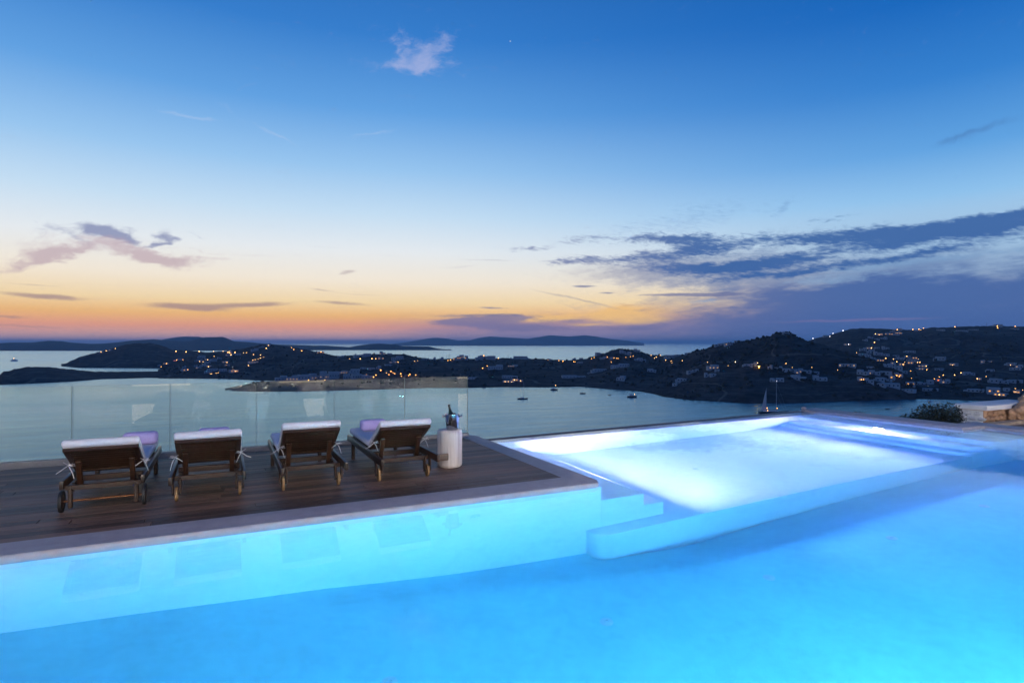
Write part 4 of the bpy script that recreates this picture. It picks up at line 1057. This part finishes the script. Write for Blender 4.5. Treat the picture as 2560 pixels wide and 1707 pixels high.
 (8, 1930, 425, 100, 62, 'in waterside right-hand row', 'orange'), (8, 2070, 460, 160, 82, 'in waterside right-hand row', 'litwin2'), (8, 1770, 605, 260, 44, 'in waterside right-hand row', None), (8, 1250, 605, 330, 34, 'in waterside right-hand row', None),
 (9, 1100, 795, 190, 46, 'at the village right edge', 'litwin2'), (9, 1540, 850, 140, 50, 'at the village right edge', None), (9, 1700, 890, 120, 60, 'at the village right edge', 'litwin2'), (9, 1620, 935, 160, 46, 'at the village right edge', None), (9, 480, 850, 140, 44, 'at the village right edge', 'litwin2'), (9, 1180, 965, 110, 46, 'at the village right edge', None), (9, 200, 940, 130, 40, 'at the village right edge', None), (9, 780, 1020, 170, 50, 'at the village right edge', None),
 (9, 1240, 1180, 130, 90, 'at the village right edge', None), (9, 1400, 1185, 170, 84, 'at the village right edge', None), (9, 1550, 1175, 130, 60, 'at the village right edge', None), (9, 1680, 1165, 110, 50, 'at the village right edge', 'litwin'),
 (9, 1230, 1390, 190, 130, 'on the right-hand waterfront', 'litwin'), (9, 1330, 1415, 190, 50, 'on the right-hand waterfront', 'litwin'), (9, 880, 1345, 250, 54, 'on the right-hand waterfront', None), (9, 1480, 1335, 90, 66, 'on the right-hand waterfront', None), (9, 1640, 1365, 130, 62, 'on the right-hand waterfront', 'litwin'), (9, 960, 1115, 70, 36, 'on the right-hand waterfront', 'litwin2'),
]:
    ti, zx, zy, zw, zh, area, lit = row
    px, py = T[ti](zx, zy); k = T[ti].k
    house(px, py, zw * k, zh * k, area, lit)
# ordinals within each area make every label point to one house
areas = {}
for hh in HOUSES: areas.setdefault(hh[4], []).append(hh)
rgh = random.Random(11)
COLS = set()
for area, lst in areas.items():
    lst.sort(key=lambda q: q[0])
    for i, (px, py, w, h, ar, lit, kind, lamps, wm, p, t) in enumerate(lst):
        mpp = t / F
        W_, H_ = w * mpp, h * mpp
        D_ = max(4.0, min(W_ * 0.7, 12.0))
        size = 'long low' if w > 2.6 * h else ('tall' if h > 0.9 * w else ('small' if w < 11 else 'boxy'))
        lab = f'{size} {lit_name(lit)} white house {area}'
        if len(lst) > 1: lab += f', {ORD(i)} from the left'
        toc = atan2(p.x, p.y)
        t_o = thing('white_house', lab, 'house', (p.x, p.y, p.z - 0.4), -toc + rgh.uniform(-.35, .35), 'white houses across the bay')
        # main block, with a stepped second block on top or beside
        step = rgh.random()
        mb = MB()
        hh_ = H_ * (0.66 if step < .6 and H_ > 4 else 1.0)
        mb.span(-W_ / 2, W_ / 2, 0, D_, -2.0, hh_ + .4)
        mb.obj('wall', M['house'], t_o)
        if hh_ < H_:
            a_ = rgh.uniform(.35, .65); s0 = rgh.choice((-1, 1))
            x0 = -W_ / 2 + .05 if s0 < 0 else W_ / 2 - a_ * W_ - .05
            MB().span(x0, x0 + a_ * W_, .5, D_ + .3, hh_ + .2, H_ + .4).obj('upper_floor', M['house'], t_o)
        elif W_ > 8 and rgh.random() < .5:
            MB().span(-W_ / 2 - W_ * .22, -W_ / 2 + .02, .8, D_ * .8, -2.0, H_ * .62 + .4).obj('side_wing', M['house'], t_o)
        n = max(1, int(W_ / 4.2))
        for q in range(min(n, 7)):
            x = -W_ / 2 + W_ * (q + .5) / min(n, 7) + rgh.uniform(-.3, .3)
            is_lit = lit is not None and (rgh.random() < (.6 if lit != 'orange' else .9) or q == 0)
            me = lit_me[lit] if is_lit else win_me
            wv = link('window', me, t_o, (x, 0.0, min(hh_, H_) * .5 + .35))
            wv.scale = (min(1.5, W_ / n * .45) * (1.3 if is_lit else 1), .10, min(hh_ * .42, 1.7))
# street lamps -------------------------------------------------------
post_me = MB().tube([(0, 0, -1.0), (0, 0, 5.0)], .16, 5).mesh('post', M['pole'])
LAMPS = {}
def lampset(area, ti, pts, kind='amber', size=1.0):
    for zx, zy in pts:
        px, py = T[ti](zx, zy)
        LAMPS.setdefault(area, []).append((px, py, kind, size))
lampset('on the isthmus road before the strait', 1, [(470, 298), (668, 308), (925, 300), (1205, 298), (1393, 298)], 'warmwhite', .95)
lampset('among the lagoon houses', 1, [(605, 464), (485, 470), (700, 660), (180, 602), (285, 538)], 'amber', .7)
lampset('in the saddle hamlet', 1, [(1217, 397), (933, 497), (1000, 503), (1090, 463), (1393, 653), (1425, 655), (1595, 660), (1642, 688), (1570, 690), (1548, 368), (1522, 300), (1522, 330), (1490, 318), (1628, 310), (1625, 325), (1470, 515), (1107, 600)], 'warmwhite', .85)
lampset('along the shore path below the hamlet', 1, [(1142, 738), (1170, 738), (1255, 727), (1277, 722), (1302, 717)], 'warmwhite', .7)
lampset('climbing the stair path of the rounded hill', 1, [(1975, 475), (2025, 460), (2078, 447), (2125, 432), (2190, 413), (2125, 373), (1990, 362)], 'warmwhite', .75)
lampset('on the flank of the rounded hill', 1, [(1793, 330), (1850, 325), (1890, 577), (2240, 238), (2283, 183)], 'warmwhite', .8)
lampset('on the hill shoulder before the strait', 2, [(540, 148), (582, 185), (1118, 235), (738, 208)], 'amber', .95)
lampset('at the stepped white terraces', 2, [(535, 765), (873, 783), (1190, 783), (1290, 730), (1470, 655), (1783, 735), (2005, 678), (2195, 685), (2147, 725), (2287, 590)], 'amber', 1.0)
lampset('below the middle skyline', 2, [(1680, 365), (1885, 367), (2115, 365), (2190, 365)], 'warmwhite', .9)
lampset('below the middle skyline', 3, [(433, 432), (755, 413), (817, 402)], 'warmwhite', .8)
lampset('in the scattered group above the glass corner', 3, [(90, 588), (202, 645), (293, 612), (255, 677), (335, 638), (368, 658), (485, 658), (498, 706), (637, 694), (663, 672), (780, 683)], 'amber', .95)
lampset('along the flat skyline', 3, [(1411, 400), (1463, 388), (1630, 335), (1755, 355), (2112, 306), (2180, 505), (2090, 550)], 'amber', .9)
lampset('along the flat skyline', 4, [(205, 278), (1388, 325), (1468, 335), (1683, 345), (1713, 345), (2030, 285), (2080, 262)], 'amber', .9)
lampset('at the lit shore tavern', 4, [(335, 735), (400, 735), (460, 742), (520, 702), (640, 720)], 'warmwhite', .8)
lampset('on the small round hill', 5, [(145, 255), (275, 272), (330, 278), (358, 282), (222, 353), (265, 353), (508, 260), (605, 172), (650, 232), (595, 245)], 'amber', .85)
lampset('on the road round the tall hill', 5, [(1003, 220), (1183, 220), (1068, 277), (1103, 255), (1287, 317), (1392, 333), (1410, 367), (1613, 325), (2107, 357)], 'warmwhite', 1.0)
lampset('on the hill terrace road', 6, [(343, 498), (238, 552), (670, 513), (1088, 520), (1180, 578), (1467, 578), (1845, 617)], 'warmwhite', .9)
lampset('shining brightest of all, golden, below the tall hill', 6, [(690, 567)], 'gold', 1.9)
lampset('on the slope of the far right ridge', 6, [(1484, 153), (1780, 78), (1927, 38), (1732, 122), (2008, 240)], 'coolwhite', .85)
lampset('on the far right skyline', 7, [(1435, 187), (1740, 185), (1860, 180), (1897, 193), (1950, 160)], 'amber', .85)
lampset('on the far right skyline', 9, [(500, 128), (1293, 112), (1300, 145), (1627, 118)], 'amber', .85)
lampset('in the upper right-hand village', 7, [(990, 435), (930, 547), (638, 640), (1212, 748), (1623, 708), (1850, 765), (1010, 273), (1080, 288)], 'warmwhite', 1.05)
lampset('in middle right-hand village', 7, [(1360, 765), (1427, 817), (1580, 827), (1835, 828), (1880, 828), (1550, 870), (2005, 903), (462, 885)], 'warmwhite', .85)
lampset('in the lower right-hand village', 8, [(460, 250), (547, 248), (1115, 305), (1160, 320), (990, 320), (1050, 325), (1403, 355), (1387, 212), (1700, 190), (1850, 370), (2025, 295), (2243, 293), (1295, 495), (1412, 452), (1447, 492), (2025, 403), (1945, 330), (422, 382), (462, 382)], 'amber', .9)
lampset('on the right-hand waterfront', 8, [(1725, 525)], 'coolwhite', 1.3)
lampset('at the village right edge', 9, [(925, 990), (920, 1095), (1085, 1053), (1540, 840), (1712, 845), (615, 985), (495, 1025), (1705, 1110), (1630, 1280), (1765, 1305), (1605, 1335), (1640, 1340), (1300, 1335), (1330, 1392), (455, 838)], 'warmwhite', .95)
lampset('on the wooded hill crest', 0, [(1485, 232), (1562, 218), (1695, 183)], 'warmwhite', .85)
COLN = {'amber': 'amber', 'warmwhite': 'warm white', 'coolwhite': 'cold white', 'gold': 'golden'}
for area, lst in LAMPS.items():
    lst.sort()
    for i, (px, py, kind, size) in enumerate(lst):
        p, t = probe(px, py + 4)
        if p is None: p, t = probe(px, py + 8)
        if p is None: continue
        mpp = t / F
        top = at(px, py, t)
        hgt = max(2.0, top.z - p.z)
        lab = f'{COLN[kind]} street lamp {area}' + (f', {ORD(i)} from the left' if len(lst) > 1 else '')
        o = thing('street_lamp', lab, 'street lamp', (p.x, p.y, p.z), 0, 'lamps across the bay')
        po = link('post', post_me, o); po.scale = (1, 1, hgt / 5.0)
        r = 1.15 * size * mpp * rgh.uniform(.6, 1.15)
        bl = link('bulb', bulb_me[kind], o, (0, 0, hgt)); bl.scale = (r, r, r)
# masts on the skyline
for i, (ti, zx, zt, zb, lab) in enumerate([(3, 1384, 300, 395, 'thin dark pole on the skyline saddle, left of the group of three'), (3, 1415, 300, 395, 'thin dark pole on the skyline saddle, middle of the group of three'), (3, 1440, 280, 395, 'thicker dark pole on the skyline saddle, right of the group of three'),
                         (4, 397, 185, 260, 'thin dark pole beside the large flat-roofed skyline house'), (9, 1092, 25, 110, 'tall lattice mast on the far right skyline'), (9, 535, 78, 135, 'short thin mast on the far right skyline'), (9, 1003, 65, 110, 'stubby mast beside the tall lattice mast on the skyline')]):
    px, pb = T[ti](zx, zb); pt = T[ti](zx, zt)[1]
    p, t = probe(px, pb)
    if p is None: p, t = probe(px, pb + 3)
    if p is None: continue
    hgt = (pb - pt) * t / F + 1
    o = thing('skyline_mast', lab, 'mast', p, 0, 'masts on the skyline')
    MB().tube([(0, 0, -1), (0, 0, hgt)], [.45, .22], 6).obj('pole', M['pole'], o)
    MB().box((0, 0, hgt * .86), (1.6, .12, .12)).obj('crossarm', M['pole'], o)

# scrub and trees: dark clumps along the slopes and ridge lines, too many to count
def scrub():
    rg = random.Random(5)
    mb_v, mb_f = [], []
    b = bmesh.new(); bmesh.ops.create_icosphere(b, subdivisions=1, radius=1.0)
    base = [v.co.copy() for v in b.verts]; tri = [tuple(v.index for v in f.verts) for f in b.faces]; b.free()
    def blob(p, r, h):
        o = len(mb_v)
        for v in base:
            k = rg.uniform(.7, 1.15); mb_v.append((p.x + v.x * r * k, p.y + v.y * r * k, p.z + v.z * h * k + h * .5))
        mb_f.extend(tuple(q + o for q in f) for f in tri)
    for _ in range(2600):
        px = rg.uniform(380, 2560); py = interp(main_ridge, px) + rg.random() ** 1.4 * 120 if px < 2200 else rg.uniform(818, 1000)
        p, t = probe(px, py)
        if p is None or p.z < SEA + 2.0: continue
        r = rg.uniform(1.2, 3.6) * (1.3 if rg.random() < .15 else 1)
        if mnoise.noise(Vector((p.x * .012, p.y * .012, 0))) + rg.uniform(-.4, .5) < 0: continue
        blob(p, r, r * rg.uniform(.6, 1.1))
    for rl, lo, hi in ((main_ridge, 1480, 2010), (main_ridge, 640, 1330)):
        for _ in range(130):
            px = rg.uniform(lo, hi); p, t = probe(px, interp(rl, px) + 1.5)
            if p is None: continue
            blob(p, rg.uniform(1, 2.4), rg.uniform(1, 2.2))
    me = bpy.data.meshes.new('scrub_undergrowth'); me.from_pydata(mb_v, [], mb_f); me.update()
    me.materials.append(plain('dark_scrub', (0.034, 0.034, 0.026), .9, 0, .4, .2))
    tag(link('scrub_undergrowth', me), kind='stuff')
scrub()

# ------------------------------------------------------------------ boats
def hull(L, B, Hf, sheer=.25, m='hull_dark'):
    mb = MB(); rings = []; n = 13
    for i in range(n):
        u = i / (n - 1); x = -L / 2 + L * u
        w = B / 2 * (1 - abs(2 * u - .8) ** 2.6 / (1.2 ** 2.6)) if u > .4 else B / 2 * (.72 + .28 * u / .4)
        w = max(w, .04 * B)
        top = Hf * (1 + sheer * (2 * u - 1) ** 2 * (1 if u > .5 else .3))
        xb = x * (.94 if u > .5 else .97)
        rings.append([mb.bm.verts.new((xb, -w * .5, -.25 * Hf)), mb.bm.verts.new((x, -w, Hf * .55)), mb.bm.verts.new((x, -w, top)),
                      mb.bm.verts.new((x, w, top)), mb.bm.verts.new((x, w, Hf * .55)), mb.bm.verts.new((xb, w * .5, -.25 * Hf))])
    for a, b in zip(rings, rings[1:]):
        for k in range(6): mb.bm.faces.new((a[k], a[(k + 1) % 6], b[(k + 1) % 6], b[k]))
    mb.bm.faces.new(rings[0]); mb.bm.faces.new(rings[-1][::-1])
    return mb
def boat_at(px, py):
    t = sea_t(py); p = at(px, py, t); return Vector((p.x, p.y, SEA)), t / F
def screen_rz(flip=1): return atan2(RT.y * flip, RT.x * flip)
def sailing_yacht(px, py, Lpx, mast_px, label):
    p, mpp = boat_at(px, py); L = Lpx * mpp; mh = mast_px * mpp
    o = thing('sailing_yacht', label, 'sailing boat', p, screen_rz())
    hull(L, L * .27, L * .10).obj('hull', M['hull_dark'], o)
    MB().box((-L * .03, 0, L * .12), (L * .34, L * .14, L * .06), None, L * .01, 1).obj('cabin', M['hull_white'], o)
    MB().tube([(L * .10, 0, L * .08), (L * .10, 0, mh)], [.16, .12], 6).obj('mast', M['spar'], o)
    MB().tube([(L * .10, 0, L * .20), (-L * .30, 0, L * .19)], .15, 6).obj('boom', M['spar'], o)
    MB().tube([(L * .10, 0, mh * .97), (L * .50, 0, L * .13)], .06, 4).tube([(L * .10, 0, mh * .97), (-L * .48, 0, L * .13)], .05, 4).obj('rigging', M['spar'], o)
sailing_yacht(1306.5, 997.5, 26, 44, 'dark single-masted sailing yacht at anchor in the middle of the bay, sails down')
def motor_yacht(px, py, Lpx, label, lampx, lamph, white=False, flip=1):
    p, mpp = boat_at(px, py); L = Lpx * mpp
    o = thing('motor_yacht', label, 'motor boat', p, screen_rz(flip))
    hull(L, L * .30, L * .13, .5, 'hull').obj('hull', M['hull_white' if white else 'hull_dark'], o)
    cb = MB(); cb.box((-L * .05, 0, L * .20), (L * .48, L * .22, L * .10), None, L * .02, 2); cb.box((-L * .10, 0, L * .285), (L * .28, L * .18, L * .07), None, L * .015, 2)
    cb.obj('cabin', M['hull_white'], o)
    MB().box((L * .01, 0, L * .215), (L * .40, L * .226, L * .035)).obj('window', M['winglass'], o)
    if lamph:
        mst = MB().tube([(lampx * L, 0, L * .18), (lampx * L, 0, lamph * L)], .08, 5).obj('light_mast', M['spar'], o)
        bl = link('bulb', bulb_me['warmwhite'], mst, (lampx * L, 0, lamph * L)); bl.scale = (.8 * mpp,) * 3
motor_yacht(1385, 975, 18, 'motor yacht with a white masthead light close to the dark shore', .22, .66)
motor_yacht(1580, 993, 24, 'low dark motor yacht with a stern light off the rocky point', .28, .30)
motor_yacht(2324, 1004, 13, 'small cruiser with pale cabin beyond the dense bush', 0, 0, True)
motor_yacht(36, 902.6, 17, 'pale blurred ferry boat far out on the left strait', -.1, .38, True)
def dinghy(px, py, Lpx, label, flip=1):
    p, mpp = boat_at(px, py); L = Lpx * mpp
    o = thing('small_boat', label, 'small boat', p, screen_rz(flip))
    hull(L, L * .36, L * .13, .4).obj('hull', M['hull_dark'], o)
    MB().box((-L * .08, 0, L * .17), (L * .16, L * .2, L * .10), None, .05, 1).obj('console', M['hull_dark'], o)
    MB().box((-L * .44, 0, L * .20), (L * .06, L * .1, L * .16), None, .04, 1).obj('outboard_motor', M['hull_dark'], o)
dinghy(1457, 984, 14, 'long low open boat between the two motor yachts, left one')
dinghy(1524, 988, 8, 'tiny dark dinghy just left of the low dark motor yacht')
dinghy(2219, 1023, 10, 'dark inflatable boat left of the dense bush')
dinghy(1889, 1033, 7, 'tiny tender floating at the stern of the two-masted yacht')
# two-masted yacht with lit rig
p, mpp = boat_at(1932, 1033); L = 70 * mpp
ko = thing('two_masted_yacht', 'large two-masted sailing yacht with lit masts and one raised sail by the pool corner', 'sailing boat', p, screen_rz())
hull(L, L * .2, L * .065, .4).obj('hull', M['hull_dark'], ko)
MB().box((-L * .08, 0, L * .08), (L * .5, L * .1, L * .03), None, .2, 1).obj('deckhouse', M['hull_white'], ko)
xm, xM = (1916 - 1932) * mpp, (1941 - 1932) * mpp
hm, hM = (1031 - 968) * mpp, (1031 - 951) * mpp
MB().tube([(xm, 0, L * .05), (xm, 0, hm)], [.28, .16], 8).obj('mizzen_mast', M['spar'], ko)
mM = MB().tube([(xM, 0, L * .05), (xM, 0, hM)], [.34, .20], 8).obj('main_mast', M['spar'], ko)
MB().box((xM, 0, hM * .42), (3.2, .15, .12)).box((xM, 0, hM * .62), (2.6, .15, .12)).obj('spreader', M['spar'], mM)
sl_ = MB(); ns = 8
for i in range(ns + 1):
    u = i / ns; z = L * .10 + (hm * .93 - L * .10) * u; w = (1 - u) ** .8 * (1916 - 1904) * mpp
    for k in range(6):
        q = k / 5; sl_.bm.verts.new((xm - .25 - w * q, sin(pi * q) * w * .10 + .02, z))
sl_.bm.verts.ensure_lookup_table()
for i in range(ns):
    for k in range(5):
        a = i * 6 + k; sl_.bm.faces.new([sl_.bm.verts[j] for j in (a, a + 1, a + 7, a + 6)])
bmesh.ops.solidify(sl_.bm, geom=list(sl_.bm.faces), thickness=.05)
sl_.obj('sail', M['sail'], ko, 60)
MB().tube([(xM - .3, 0, L * .10), (xM - 17 * mpp, 0, L * .095)], .25, 6).obj('boom', M['sail'], ko)
MB().tube([(xM, 0, hM * .97), ((1967 - 1932) * mpp, 0, L * .09)], .05, 4).tube([(xM, 0, hM * .62), ((1961 - 1932) * mpp, 0, L * .09)], .05, 4).obj('rigging', M['spar'], ko)
for x, z, kind, r in ((xM, hM + .4, 'coolwhite', .55), (xm + .5, 13.3 * mpp, 'amber', 1.0), (xM + .5, 13.0 * mpp, 'amber', 1.0), (xm + 1.0, L * .105, 'amber', .9)):
    h_ = MB().box((x, -.35, z), (.3, .3, .3)).obj('lamp_bracket', M['spar'], ko)
    bl = link('bulb', bulb_me[kind], h_, (x, -.6, z)); bl.scale = (r * mpp,) * 3
